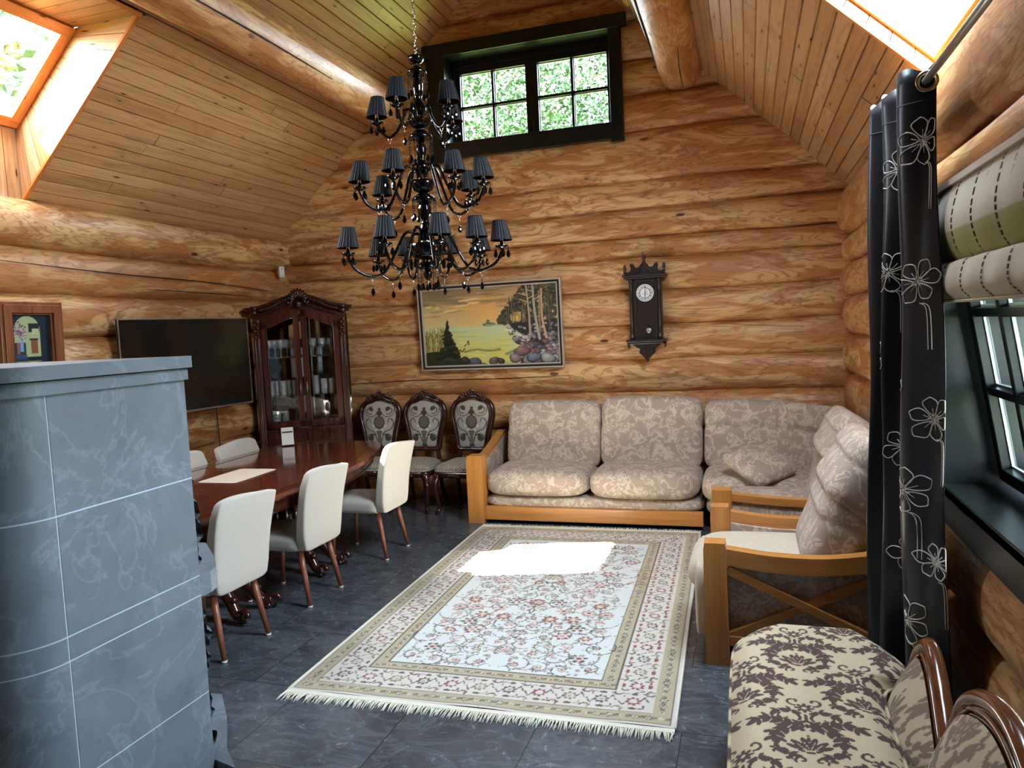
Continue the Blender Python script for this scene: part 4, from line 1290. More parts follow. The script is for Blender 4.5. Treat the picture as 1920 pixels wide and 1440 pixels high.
# ------------------------------------------------------------------ soapstone stove in the left foreground
stove = thing('soapstone_stove', 'tall blue-grey soapstone stove in the left foreground with rounded corner and overhanging top slab', 'stove', (-2.05, 2.30, 0))
def stove_outline(inset=0.0, x0=-0.95, r=0.19, ylen=0.78):
    """plan outline in the stove's frame: +x side faces the room, far face at y = 0"""
    pts = [(x0, -inset), (-inset, -inset)]
    cx, cy = -r, -ylen + r
    for i in range(37):
        a = -pi / 2 * i / 36
        pts.append((cx + (r - inset) * cos(a), cy + (r - inset) * sin(a)))
    pts.append((x0, -ylen + inset))
    return pts
st_z = [0.0, 0.338, 0.725, 0.803, 1.187, 1.566]
YJ = -0.59
jt = MB()
jt.prism(stove_outline(0.0015), 0.0, 1.566, lambda u, v, d: (u, v, d), 0, True)
jt.build('joint_core', M['joint'], stove)
for i in range(5):
    z0, z1 = st_z[i] + 0.0025, st_z[i + 1] - 0.0025
    b = MB(); b.prism([(-0.45, -0.0), (0.0, 0.0), (0.0, YJ + 0.0025), (-0.45, YJ + 0.0025)], z0, z1, lambda u, v, d: (u, v, d))
    b.build('side_slab', M['stone'], stove, 0.003)
    o = stove_outline(0.0)
    q = [(-0.95, YJ - 0.0025), (0.0, YJ - 0.0025)] + o[2:]
    b = MB(); b.prism(q, z0, z1, lambda u, v, d: (u, v, d), 0, False)
    b.build('corner_slab', M['stone'], stove, 0.003)
b = MB(); b.prism(stove_outline(-0.012), 1.566, 1.607, lambda u, v, d: (u, v, d)); b.build('cornice_slab', M['stone'], stove, 0.006, 3)
b = MB(); b.prism(stove_outline(-0.026), 1.611, 1.655, lambda u, v, d: (u, v, d)); b.build('top_slab', M['stone'], stove, 0.012, 3)
# split-face stone on the far side
for k, (z0, z1) in enumerate(((0.10, 0.33), (0.33, 0.72), (0.803, 1.19))):
    rb = MB()
    def fn(u, v, z0=z0, z1=z1, k=k):
        x = -0.012 - 0.86 * u; z = z0 + (z1 - z0) * v
        e = min(1, 8 * u + 0.8) * min(1, 6 * v + 0.2, 6 * (1 - v) + 0.2)
        d = 0.035 + 0.016 * sin(23 * z + k * 2 + 9 * x) + 0.013 * sin(61 * z + 31 * x) + 0.008 * sin(140 * z + 80 * x + k)
        return (x, max(0.001, d * e), z)
    rb.grid(fn, 40, 40, 0, False)
    rb.build('rough_face', M['rough_stone'], stove)
b = MB()
sh = [(-0.005, 0.0), (-0.002, 0.06), (-0.018, 0.11), (-0.045, 0.145), (-0.136, 0.24), (-0.31, 0.40), (-0.80, 0.40), (-0.80, 0.0)]
b.prism(sh, 0.715, 0.80, lambda u, v, d: (u, v, d)); b.build('mantel_shelf', M['stone'], stove, 0.006, 2)
b = MB(); b.prism([(0.0, 0.0), (0.12, -0.03), (-0.03, 0.10), (-0.183, 0.298), (-0.34, 0.46), (-0.80, 0.46), (-0.80, 0.0)], 0.0, 0.055, lambda u, v, d: (u, v, d)); b.build('hearth_slab', M['stone'], stove, 0.006, 2)

# ------------------------------------------------------------------ dining table
tb = thing('dining_table', 'long glossy mahogany pedestal dining table with clipped rounded ends', 'table', (-3.31, 4.35, 0))
half = [(0.595, -0.75), (0.605, 0.0), (0.585, 0.42), (0.475, 0.86), (0.29, 1.28), (0.10, 1.405)]
lefth = [(-0.40, 1.42), (-0.57, 1.385), (-0.668, 1.16), (-0.685, 0.95), (-0.655, 0.05), (-0.645, -0.75)]
near = [(-0.60, -1.15), (-0.42, -1.50), (-0.15, -1.58), (0.15, -1.58), (0.40, -1.50), (0.55, -1.15)]
outl = catmull(half + lefth + near, 5, True)
def inset(poly, d):
    n = len(poly); out = []
    for i in range(n):
        a = Vector(poly[i - 1]); b_ = Vector(poly[(i + 1) % n]); t = (b_ - a).normalized()
        out.append((poly[i][0] - t.y * d, poly[i][1] + t.x * d))
    return out
P0 = lambda u, v, d: (u, v, d)
b = MB(); b.prism(outl, 0.748, 0.775, P0); b.build('table_top', M['table_top'], tb, 0.008, 3)
b = MB(); b.prism(inset(outl, 0.018), 0.732, 0.749, P0, 0, True); b.build('edge_moulding', M['mahogany'], tb, 0.005, 2)
b = MB(); b.prism(inset(outl, 0.075), 0.645, 0.733, P0, 0, True); b.build('apron', M['mahogany'], tb)
b = MB(); b.prism(inset(outl, 0.066), 0.645, 0.66, P0, 0, True); b.build('apron_bead', M['mahogany_dark'], tb, 0.005)
b = MB()
for y in (0.12, -0.72):
    b.box((-0.03, y, 0.7752), (1.22, 0.004, 0.0012))
for pl in (inset(outl, 0.10),):
    b.tube([(p[0], p[1], 0.7752) for p in pl], 0.0022, 4, True)
b.build('inlay_line', M['mahogany_dark'], tb)
for y in (0.27, -0.60):
    p = MB()
    p.lathe([(0.0, 0.645), (0.17, 0.645), (0.19, 0.60), (0.14, 0.56), (0.10, 0.54), (0.135, 0.50), (0.155, 0.44), (0.15, 0.38), (0.09, 0.33), (0.08, 0.30), (0.12, 0.275), (0.13, 0.24), (0.12, 0.20), (0.0, 0.20)], (0, y, 0), 24)
    for k in range(14):
        a = 2 * pi * k / 14
        p.ball((0.15 * cos(a), y + 0.15 * sin(a), 0.44), (0.024, 0.024, 0.075), 7)
    p.build('pedestal', M['mahogany_dark'], tb)
    for sx in (-1, 1):
        for sy in (-1, 1):
            f = MB()
            q = catmull([(sx * 0.06, y + sy * 0.05, 0.25), (sx * 0.17, y + sy * 0.075, 0.235), (sx * 0.27, y + sy * 0.105, 0.13), (sx * 0.33, y + sy * 0.125, 0.055), (sx * 0.39, y + sy * 0.14, 0.06)], 6)
            f.tube(q, [0.052 - 0.026 * i / (len(q) - 1) for i in range(len(q))], 8)
            f.tube([(sx * (0.40 + 0.032 * cos(a)), y + sy * (0.145 + 0.012 * cos(a)), 0.055 + 0.034 * sin(a)) for a in [i * 0.5 for i in range(12)]], [0.021 - 0.0012 * i for i in range(12)], 7)
            for k in range(3):
                f.ball((sx * (0.20 + 0.05 * k), y + sy * (0.085 + 0.015 * k), 0.24 - 0.05 * k), (0.03, 0.03, 0.022), 6)
            f.ball((sx * 0.36, y + sy * 0.132, 0.022), (0.03, 0.03, 0.022), 7)
            f.build('claw_foot', M['mahogany_dark'], tb)
b = MB(); b.box((0, -0.165, 0.25), (0.14, 0.76, 0.10)); b.box((0, -0.165, 0.305), (0.17, 0.78, 0.018)); b.box((0, -0.165, 0.195), (0.17, 0.78, 0.018)); b.build('stretcher', M['mahogany_dark'], tb, 0.006)

mat_ = MB()
mat_.cushion((0, 0, 0), (0.31, 0.48, 0.003), 0.0, 14, 10)
mo = mat_.build('placemat', M['runner'], None, loc=(-3.375, 4.225, 0.7785)); mo.rotation_euler = (0, 0, radians(1.5))
tag(mo, 'grey-beige cloth placemat lying on the mahogany table', 'placemat')

hold = thing('desk_phone_holder', 'small white upright plastic holder with dark slot standing on the table corner by the cabinet', 'holder', (-3.85, 5.50, 0.7780), radians(38))
b = MB()
b.prism([(-0.032, 0.0), (0.03, 0.0), (0.012, 0.155), (-0.012, 0.155)], -0.05, 0.05, lambda u, v, d: (d, u, v)); b.build('body', M['white_plastic'], hold, 0.004)
b = MB(); b.box((0, -0.0205, 0.118), (0.088, 0.004, 0.010), (0.13, 0, 0)); b.build('slot', M['black_plastic'], hold)
b = MB(); b.box((0, -0.005, 0.004), (0.112, 0.09, 0.008)); b.build('base', M['black_plastic'], hold, 0.002)

# ------------------------------------------------------------------ white upholstered chairs (face -y)
def make_white_chair(label, loc, rz, group):
    t = thing('upholstered_dining_chair', label, 'chair', loc, rz, group)
    b = MB()
    b.cushion((0, -0.035, 0.405), (0.435, 0.47, 0.105), 0.10, 9, 16, lambda a, bb, d, x, y, z: (x * (1 - 0.05 * (bb < 0) * abs(bb)), y, z + (0.012 * (1 - a * a) * (1 - bb * bb) if d > 0 else 0)))
    b.build('seat', M['white_cloth'], t)
    b = MB()
    def bend(a, bb, d, x, y, z):
        h = (z + 0.255) / 0.51
        x *= 1 + 0.14 * h
        y = y * (1 - 0.35 * h) + 0.012 + 0.085 * h * h + 0.012 * h
        if h > 0.85:
            z += 0.014 * sin((a + 0.25) * 2.2) * (h - 0.85) / 0.15
        return (x, y + 0.03 * (1 - a * a) * h * 0.6, z)
    b.cushion((0, 0.20, 0.615), (0.425, 0.085, 0.515), 0.0, 10, 18, bend)
    b.build('backrest', M['white_cloth'], t)
    for sx in (-1, 1):
        for top, ft in (((sx * 0.155, 0.165, 0.37), (sx * 0.182, 0.235, 0.012)), ((sx * 0.17, -0.21, 0.37), (sx * 0.178, -0.225, 0.012))):
            l = MB(); l.tube([top, ft], [0.021, 0.0145], 12); lo = l.build('leg', M['walnut_leg'], t)
            f = MB(); f.lathe([(0.015, 0.0), (0.0155, 0.012)], (ft[0], ft[1], 0), 12); f.build('foot_glide', M['white_plastic'], lo)
    return t
WG = 'white dining chairs round the mahogany table'
wc0 = make_white_chair('white upholstered dining chair nearest the stove on the room side of the table', (-2.925, 3.343, 0), radians(-92), WG)
dup(wc0, (-2.915, 4.133, 0), radians(-91), 'middle white upholstered dining chair on the room side of the table', WG)
dup(wc0, (-2.875, 5.095, 0), radians(-90), 'white upholstered dining chair at the far end of the table, nearest the carved chairs', WG)
dup(wc0, (-3.70, 5.06, 0), radians(88), 'white dining chair on the wall side of the table, nearer the cabinet', WG)
dup(wc0, (-3.70, 4.44, 0), radians(90), 'white dining chair on the wall side of the table, half hidden by the stove', WG)
for o in list(bpy.data.objects):
    if o.get('group') == WG and o.location.y > 4.3 and o.location.x < -3.5:
        o.location.x = -3.752

# ------------------------------------------------------------------ carved chairs against the back wall (face -y)
def balloon(n=40):
    """half-width outline of the chair back: list of (x, z) going round"""
    right = [(0.0, 0.0), (0.12, 0.0), (0.155, 0.02), (0.168, 0.12), (0.195, 0.25), (0.218, 0.36), (0.205, 0.45), (0.165, 0.505), (0.10, 0.525), (0.05, 0.548), (0.0, 0.556)]
    rr = catmull(right, 5)
    return rr + [(-x, z) for x, z in rr[-2:0:-1]]
def make_carved_chair(label, loc, rz, group):
    t = thing('carved_side_chair', label, 'chair', loc, rz, group)
    lean = lambda z: 0.20 + 0.10 * max(0, z - 0.45)
    BZ = 0.545
    ol = balloon()
    # back frame
    b = MB()
    b.tube([(x * 1.0, lean(BZ + z), BZ + z * 0.92) for x, z in ol], 0.029, 10, True, True, 0, 0.75, (0, 1, 0))
    b.tube([(x * 0.86, lean(BZ + z) - 0.019, BZ + 0.02 + z * 0.85) for x, z in ol], 0.008, 6, True, True)
    for sx in (-1, 1):
        b.tube(catmull([(sx * 0.135, lean(0.57), 0.575), (sx * 0.14, lean(0.5), 0.50), (sx * 0.15, 0.205, 0.44)], 4), 0.024, 8)
    b.build('back_frame', M['mahogany_dark'], t)
    # carved crest
    c = MB()
    zc = BZ + 0.52
    for sx in (-1, 1):
        c.tube([(p[0], lean(1.05) - 0.012, p[1]) for p in catmull([(sx * 0.15, zc - 0.035), (sx * 0.11, zc - 0.005), (sx * 0.07, zc + 0.012), (sx * 0.035, zc + 0.02)], 5)], [0.012 + 0.008 * sin(i * 0.9) for i in range(16)], 7)
        c.tube([(p[0], lean(1.05) - 0.024, p[1]) for p in spiral(sx * 0.05, zc + 0.012, 0.026, 0.006, 0, 5.5, 14, sx)], 0.008, 6)
        for k in range(4):
            c.ball((sx * (0.03 + 0.03 * k), lean(1.05) - 0.02, zc + 0.03 - 0.011 * k), (0.016, 0.014, 0.017), 6)
    for k in range(5):
        a = pi / 2 + (k - 2) * 0.42
        c.ball((0.026 * cos(a), lean(1.05) - 0.014, zc + 0.022 + 0.03 * sin(a)), (0.012, 0.012, 0.021), 6)
    c.build('carved_crest', M['mahogany_dark'], t)
    # upholstered oval
    p = MB()
    xs = [abs(x) for x, z in ol]
    right = catmull([(0.12, 0.0), (0.155, 0.02), (0.168, 0.12), (0.195, 0.25), (0.218, 0.36), (0.205, 0.45), (0.165, 0.505), (0.10, 0.525), (0.0, 0.535)], 8)
    zz = np.array([q[1] for q in right]); xx = np.array([q[0] for q in right])
    od = np.argsort(zz)
    hw = lambda z: float(np.interp(z, zz[od], xx[od]))
    def fn(u, v):
        z = 0.012 + 0.515 * v; w = hw(z) * 0.93
        x = w * (2 * u - 1)
        bulge = 0.028 * (1 - (2 * u - 1) ** 4) * (1 - (2 * v - 1) ** 4)
        return (x, lean(BZ + z) - 0.004 - bulge, BZ + z * 0.92)
    pattern_grid(p, fn, 60, 84, CHAIRCLOTH, 0, lambda u, v: (0.5 + (u - 0.5) * np.interp(0.012 + 0.515 * v, zz[od], xx[od]) / 0.2, v))
    p.build('back_panel', M['col'], t)
    # seat
    sx_ = MB()
    def st(u, v):
        a, bb = 2 * u - 1, 2 * v - 1
        w = 0.235 - 0.03 * v
        rr = max((abs(a) ** 5 + abs(bb) ** 5) ** 0.2 / max(abs(a), abs(bb), 1e-6), 0.5)
        x, y = a / rr * w, -0.03 + bb / rr * 0.235
        e = max(abs(a), abs(bb))
        return (x, y, 0.405 + 0.085 * (1 - e ** 3.2) ** 0.6)
    pattern_grid(sx_, st, 56, 56, lambda u, v: seat_cloth(u * 0.47, v * 0.47))
    sx_.build('seat', M['col'], t)
    r = MB()
    r.cushion((0, -0.03, 0.375), (0.445, 0.46, 0.07), 0.0, 8, 14)
    for k in (-1, 0, 1):
        r.ball((k * 0.04, -0.262, 0.365), (0.03, 0.012, 0.022), 6)
    r.build('seat_rail', M['mahogany_dark'], t)
    for k in (-1, 1):
        l = MB()
        l.tube(catmull([(k * 0.182, -0.225, 0.37), (k * 0.202, -0.25, 0.28), (k * 0.190, -0.235, 0.15), (k * 0.178, -0.222, 0.06), (k * 0.190, -0.245, 0.018), (k * 0.195, -0.262, 0.014)], 5), [0.036, 0.038, 0.038, 0.036, 0.034, 0.032, 0.03, 0.028, 0.026, 0.024, 0.0225, 0.021, 0.02, 0.019, 0.0185, 0.018, 0.018, 0.018, 0.019, 0.021, 0.023, 0.0235, 0.0225, 0.02, 0.018, 0.014], 9)
        l.build('leg', M['mahogany_dark'], t)
        l = MB()
        l.tube(catmull([(k * 0.165, 0.185, 0.40), (k * 0.165, 0.19, 0.2), (k * 0.175, 0.26, 0.015)], 5), [0.022] * 5 + [0.02] * 6, 8)
        l.build('leg', M['mahogany_dark'], t)
    return t
CG = 'carved mahogany chairs in a row against the log wall'
cc0 = make_carved_chair('carved mahogany chair with medallion cloth, leftmost of the three, beside the glass cabinet', (-3.59, 6.50, 0), radians(2), CG)
dup(cc0, (-3.10, 6.50, 0), radians(0), 'carved mahogany chair with medallion cloth, middle of three, behind the far white chair', CG)
dup(cc0, (-2.605, 6.50, 0), radians(-3), 'carved mahogany chair with medallion cloth, rightmost of the three, beside the sofa arm', CG)
# ------------------------------------------------------------------ rug
rug = thing('persian_rug', 'large ivory persian rug with red blossoms and fringed ends in front of the sofa', 'rug', (-1.283, 4.45, 0), radians(1.35))
b = MB()
def rugz(x, y):
    e = max(abs(x) / (RW / 2), abs(y) / (RL / 2))
    return 0.010 + 0.0012 * sin(x * 5 + y * 3) + (0.004 * max(0, sin(x * 9 + 1)) if y < -RL / 2 + 0.1 else 0)
pattern_grid(b, lambda u, v: ((u - 0.5) * RW, (v - 0.5) * RL, rugz((u - 0.5) * RW, (v - 0.5) * RL)), 368, 588, RUG)
b.build('pile', M['rug'], rug)
for sx in (-1, 1):
    b = MB(); b.tube([(sx * RW / 2, -RL / 2 + RL * i / 30, 0.007) for i in range(31)], 0.007, 6); b.build('bound_edge', M['fringe'], rug)
for sy in (-1, 1):
    b = MB()
    b.box((0, sy * (RL / 2 + 0.014), 0.006), (RW, 0.03, 0.008))
    n = 300
    for i in range(n):
        x = -RW / 2 + RW * (i + 0.5) / n + rnd.uniform(-0.002, 0.002); l = rnd.uniform(0.045, 0.08); dx = rnd.uniform(-0.012, 0.012)
        b.tube([(x, sy * (RL / 2 + 0.025), 0.008), (x + dx * 0.5, sy * (RL / 2 + 0.025 + l * 0.5), 0.009), (x + dx, sy * (RL / 2 + 0.025 + l), 0.003)], [0.0028, 0.0026, 0.0016], 4)
    b.build('fringe', M['fringe'], rug)

# ------------------------------------------------------------------ corner sofa
sofa = thing('corner_sofa', 'taupe floral corner sofa with honey oak frame along the back and right log walls', 'sofa', (0, 0, 0))
SY = 6.03
def soft(name, parent, c, sz, puff=0.3, p=6, n=16, fn=None, Mx=None, mat='sofa', sub=1):
    b = MB(); b.cushion((0, 0, 0), sz, puff, p, n, fn, 0, Mx)
    return b.build(name, M[mat], parent, sub=sub, loc=c)
b = MB(); b.box((-1.32, SY + 0.02, 0.092), (1.88, 0.04, 0.12)); b.build('front_rail', M['oak_x'], sofa, 0.004)
b = MB(); b.prism([(-0.075, 0.0), (0.075, 0.0), (0.075, 0.55), (0.068, 0.60), (-0.068, 0.60), (-0.075, 0.55)], 0, 0.13, lambda u, v, d: (u - 2.322, SY - 0.02 + d, v)); b.build('arm_post', M['oak'], sofa, 0.008)
q = catmull([(SY + 0.06, 0.56), (SY + 0.3, 0.585), (SY + 0.6, 0.665), (SY + 0.78, 0.72)], 5)
b = MB()
b.prism([(y, z) for y, z in q] + [(y, z - 0.05) for y, z in q[::-1]], -2.365, -2.285, lambda u, v, d: (d, u, v)); b.build('arm_rail', M['oak'], sofa, 0.006)
b = MB()
b.prism([(SY + 0.08, 0.08)] + [(y, z - 0.03) for y, z in q] + [(SY + 0.8, 0.08)], -2.345, -2.275, lambda u, v, d: (d, u, v)); b.build('arm_panel', M['sofa'], sofa, 0.02, 3)
b = MB(); b.box((-2.32, SY + 0.78, 0.36), (0.08, 0.07, 0.72)); b.build('arm_post', M['oak'], sofa, 0.006)
soft('base', sofa, (-1.32, SY + 0.40, 0.185), (1.90, 0.76, 0.11), 0.0, 12, 12)
seatbulge = lambda a, bb, d, x, y, z: (x, y - 0.012 * (1 - a * a) * (bb < 0) , z + 0.02 * (1 - a ** 4) * (d > 0))
soft('seat_cushion', sofa, (-1.795, SY + 0.345, 0.345), (0.94, 0.74, 0.225), 0.10, 5, 16, seatbulge)
soft('seat_cushion', sofa, (-0.865, SY + 0.345, 0.345), (0.93, 0.76, 0.235), 0.10, 5, 16, seatbulge)
def backc(name, c, w, h, t, rx, rz=0.0, fold=0.32, tilt=0.0):
    """leaning back cushion with a stitched crease across it; local y is its thickness"""
    Mx = Matrix.Rotation(rz, 3, 'Z') @ Matrix.Rotation(rx, 3, 'X') @ Matrix.Rotation(tilt, 3, 'Y')
    def fn(a, bb, d, x, y, z):
        # built flat: x width, y height, z thickness; crease at 60 % height
        k = math.exp(-((bb - 0.22) / 0.07) ** 2)
        z *= (1 - fold * k) * (1.0 + 0.12 * (bb > 0.22))
        x *= 1 - 0.02 * k
        return (x, -z, y)
    return soft(name, sofa if name == 'back_cushion' else arm_c, c, (w, h, t), 0.16, 8, 22, fn, Mx)
backc('back_cushion', (-1.745, SY + 0.615, 0.70), 0.885, 0.63, 0.19, radians(-13), 0, tilt=radians(0.5))
backc('back_cushion', (-0.85, SY + 0.615, 0.712), 0.895, 0.65, 0.20, radians(-13), 0, tilt=radians(1))
# corner section and the short run along the right wall
soft('base', sofa, (0.13, SY + 0.39, 0.185), (0.98, 0.80, 0.11), 0.0, 12, 12)
soft('base', sofa, (0.24, 5.40, 0.185), (0.86, 1.26, 0.11), 0.0, 12, 12)
soft('seat_cushion', sofa, (0.06, SY + 0.28, 0.345), (0.90, 0.84, 0.235), 0.10, 5, 16)
soft('seat_cushion', sofa, (0.16, 5.36, 0.335), (0.88, 1.00, 0.22), 0.10, 5, 16)
backc('back_cushion', (-0.03, SY + 0.60, 0.69), 0.71, 0.60, 0.19, radians(-13), 0, tilt=radians(1.5))
backc('back_cushion', (0.42, SY + 0.46, 0.67), 0.62, 0.60, 0.19, radians(-13), radians(-38), tilt=radians(3))
backc('back_cushion', (0.555, 5.70, 0.67), 0.60, 0.60, 0.20, radians(-15), radians(-90))
backc('back_cushion', (0.50, 5.05, 0.635), 0.66, 0.52, 0.24, radians(-20), radians(-90), 0.0)
backc('back_cushion', (0.57, 5.06, 0.90), 0.68, 0.32, 0.27, radians(-34), radians(-90), 0.0)
# arm closing the right-hand run
b = MB(); b.box((-0.185, 4.80, 0.315), (0.125, 0.10, 0.63)); b.build('arm_post', M['oak'], sofa, 0.006)
q2 = catmull([(-0.14, 0.60), (0.15, 0.575), (0.45, 0.575), (0.74, 0.62)], 5)
b = MB(); b.prism(q2 + [(x, z - 0.045) for x, z in q2[::-1]], 4.77, 4.84, lambda u, v, d: (u, d, v)); b.build('arm_rail', M['oak_x'], sofa, 0.005)
b = MB(); b.prism([(-0.13, 0.10)] + [(x, z - 0.03) for x, z in q2] + [(0.74, 0.10)], 4.785, 4.835, lambda u, v, d: (u, d, v)); b.build('arm_panel', M['sofa'], sofa, 0.01)
b = MB(); b.box((-0.22, 5.42, 0.09), (0.04, 1.2, 0.12)); b.build('front_rail', M['oak'], sofa, 0.004)

pil = MB()
pil.cushion((0, 0, 0), (0.43, 0.43, 0.16), 0.85, 7, 20)
po = pil.build('throw_pillow', M['sofa'], None, sub=1, loc=(0.06, 6.03, 0.555))
po.rotation_euler = (radians(24), radians(-9), radians(43))
tag(po, 'small square taupe floral pillow lying on the corner seat of the sofa', 'pillow')

# ------------------------------------------------------------------ armchair (faces -x)
arm_c = thing('armchair', 'taupe floral armchair with honey oak cross-braced arms in front of the curtain', 'armchair', (0, 0, 0))
AY0, AY1 = 3.66, 4.46
for yi, (ya, sgn) in enumerate(((AY0, 1), (AY1, -1))):
    yc = ya + sgn * 0.035
    b = MB(); b.prism([(-0.058, 0.0), (0.058, 0.0), (0.052, 0.58), (0.047, 0.612), (-0.05, 0.612), (-0.055, 0.58)], -0.05, 0.05, lambda u, v, d: (u - 0.18, yc + d, v)); b.build('front_post', M['oak'], arm_c, 0.006)
    b = MB(); b.box((0.66, yc, 0.34), (0.08, 0.07, 0.68)); b.build('rear_post', M['oak'], arm_c, 0.006)
    qa = catmull([(-0.125, 0.582), (0.10, 0.555), (0.35, 0.557), (0.62, 0.60), (0.70, 0.62)], 6)
    b = MB(); b.prism(qa + [(x, z - 0.082) for x, z in qa[::-1]], yc - 0.035, yc + 0.035, lambda u, v, d: (u, d, v)); b.build('arm_rail', M['oak_x'], arm_c, 0.006)
    for (p, q_) in (((-0.125, 0.475), (0.62, 0.13)), ((-0.125, 0.13), (0.62, 0.50))):
        b = MB(); b.bar((p[0], yc - sgn * (0.012 if p[1] > 0.3 else -0.004), p[1]), (q_[0], yc - sgn * (0.012 if p[1] > 0.3 else -0.004), q_[1]), 0.032, 0.042, (0, 0, 1)); b.build('cross_brace', M['oak_x'], arm_c, 0.003)
    b = MB(); b.box((0.25, yc, 0.115), (0.75, 0.045, 0.05)); b.build('lower_rail', M['oak_x'], arm_c, 0.004)
    b = MB(); b.prism([(-0.12, 0.10)] + [(x, z - 0.06) for x, z in qa] + [(0.68, 0.10)], yc + sgn * 0.024, yc + sgn * 0.06, lambda u, v, d: (u, d, v)); b.build('side_panel', M['sofa'], arm_c, 0.008)
b = MB(); b.box((0.66, (AY0 + AY1) / 2, 0.36), (0.06, AY1 - AY0 - 0.1, 0.60)); b.build('back_board', M['oak'], arm_c, 0.01)
soft('base', arm_c, (0.20, (AY0 + AY1) / 2, 0.22), (0.86, AY1 - AY0 - 0.14, 0.20), 0.0, 10, 12)
soft('seat_cushion', arm_c, (0.16, (AY0 + AY1) / 2, 0.40), (0.93, AY1 - AY0 - 0.15, 0.20), 0.08, 5, 16, lambda a, bb, d, x, y, z: (x - (0.05 * (1 - d) * 0.5 if a < 0 else 0), y, z), None, 'sofa_plain')
b = MB(); b.cushion((0, 0, 0), (0.07, AY1 - AY0 - 0.15, 0.40), 0.05, 6, 12); b.build('front_skirt', M['sofa_plain'], arm_c, sub=1, loc=(-0.258, (AY0 + AY1) / 2, 0.27))
backc('lower_back_cushion', (0.405, (AY0 + AY1) / 2, 0.635), AY1 - AY0 - 0.15, 0.43, 0.26, radians(-24), radians(-90), 0.0)
backc('head_cushion', (0.545, (AY0 + AY1) / 2, 0.885), AY1 - AY0 - 0.12, 0.36, 0.33, radians(-38), radians(-90), 0.0)

# ------------------------------------------------------------------ damask settee in the right foreground
ch = thing('damask_settee', 'cream and brown damask settee with carved double-hump wooden back in the right foreground', 'settee', (0, 0, 0))
SZ = 0.45
seat_poly = catmull([(-0.085, 1.20), (-0.082, 2.0), (-0.088, 2.75), (-0.072, 2.98), (0.0, 3.10), (0.14, 3.165), (0.30, 3.185), (0.42, 3.12), (0.50, 2.95), (0.515, 2.82), (0.49, 2.745), (0.43, 2.71), (0.405, 2.62), (0.40, 2.3), (0.40, 1.20)], 5)
ys = np.array([p[1] for p in seat_poly])
def seat_span(y):
    xs = []
    for (x1, y1), (x2, y2) in zip(seat_poly[:-1], seat_poly[1:]):
        if (y1 - y) * (y2 - y) <= 0 and y1 != y2:
            xs.append(x1 + (x2 - x1) * (y - y1) / (y2 - y1))
    return (min(xs), max(xs)) if len(xs) >= 2 else (0.2, 0.2)
b = MB()
def seat_fn(u, v):
    y = 1.25 + (3.1835 - 1.25) * (1 - (1 - v) ** 1.15)
    xa, xb = seat_span(min(y, 3.183))
    x = xa + (xb - xa) * u
    e = min((x - xa), (xb - x), (3.186 - y)) / 0.10
    e = max(0.0, min(1.0, e))
    return (x, y, SZ - 0.052 * (1 - e) ** 2.2 + 0.006 * sin(x * 7) * sin(y * 4))
def seat_uv(u, v):
    y = 1.25 + (3.1835 - 1.25) * (1 - (1 - v) ** 1.15)
    sp = np.array([seat_span(min(float(q), 3.183)) for q in y[:481]]) if False else None
    return u, v
NU, NV = 190, 560
pos = []
n0 = len(b.v)
b.grid(seat_fn, NU, NV, 0, True)
P = np.array(b.v)
cc = damask(P[:, 0] + 0.135, P[:, 1] - 0.62)
b.col = np.concatenate([cc, np.ones((len(cc), 1))], 1).tolist()
b.build('seat', M['col'], ch)
# seat border: damask band under a striped welt
def outline_pts(n):
    pts = [p for p in seat_poly]
    d = [0.0]
    for p, q in zip(pts[:-1], pts[1:]):
        d.append(d[-1] + sqrt((p[0] - q[0]) ** 2 + (p[1] - q[1]) ** 2))
    out = []
    for i in range(n + 1):
        t = d[-1] * i / n
        k = min(len(d) - 2, max(j for j in range(len(d)) if d[j] <= t + 1e-9))
        f = (t - d[k]) / max(1e-9, d[k + 1] - d[k])
        out.append((pts[k][0] + (pts[k + 1][0] - pts[k][0]) * f, pts[k][1] + (pts[k + 1][1] - pts[k][1]) * f, t))
    return out
OP = outline_pts(700)
b = MB()
b.grid(lambda u, v: (OP[int(round(u * 700))][0], OP[int(round(u * 700))][1], SZ - 0.052 - 0.13 * v), 700, 44, 0, True)
P = np.array(b.v); tt = np.repeat(np.array([o[2] for o in OP]), 45)
cc = damask(tt, P[:, 2])
b.col = np.concatenate([cc, np.ones((len(cc), 1))], 1).tolist()
b.build('seat_border', M['col'], ch)
b = MB(); b.tube([(o[0], o[1], SZ - 0.050) for o in OP[::4]], 0.0065, 6)
b.col = []
for i in range(len(OP[::4])):
    c = BROWN if (i // 3) % 2 else CREAM
    b.col.extend([(*c, 1)] * 6)
b.build('welt', M['col'], ch)
b = MB(); b.prism([(p[0] * 0.97 + 0.004, p[1] - 0.012) for p in seat_poly], 0.20, SZ - 0.18, P0, 0, True); b.build('seat_rail', M['chaise_wood'], ch)
for (x, y) in ((-0.03, 3.02), (0.42, 2.98), (-0.03, 1.32), (0.34, 1.32)):
    b = MB(); b.tube(catmull([(x, y, 0.22), (x + 0.01, y + 0.015, 0.14), (x, y - 0.005, 0.06), (x + 0.005, y + 0.02, 0.012)], 4), [0.035, 0.036, 0.035, 0.032, 0.028, 0.025, 0.022, 0.02, 0.019, 0.019, 0.021, 0.022, 0.018], 9); b.build('leg', M['chaise_wood'], ch)
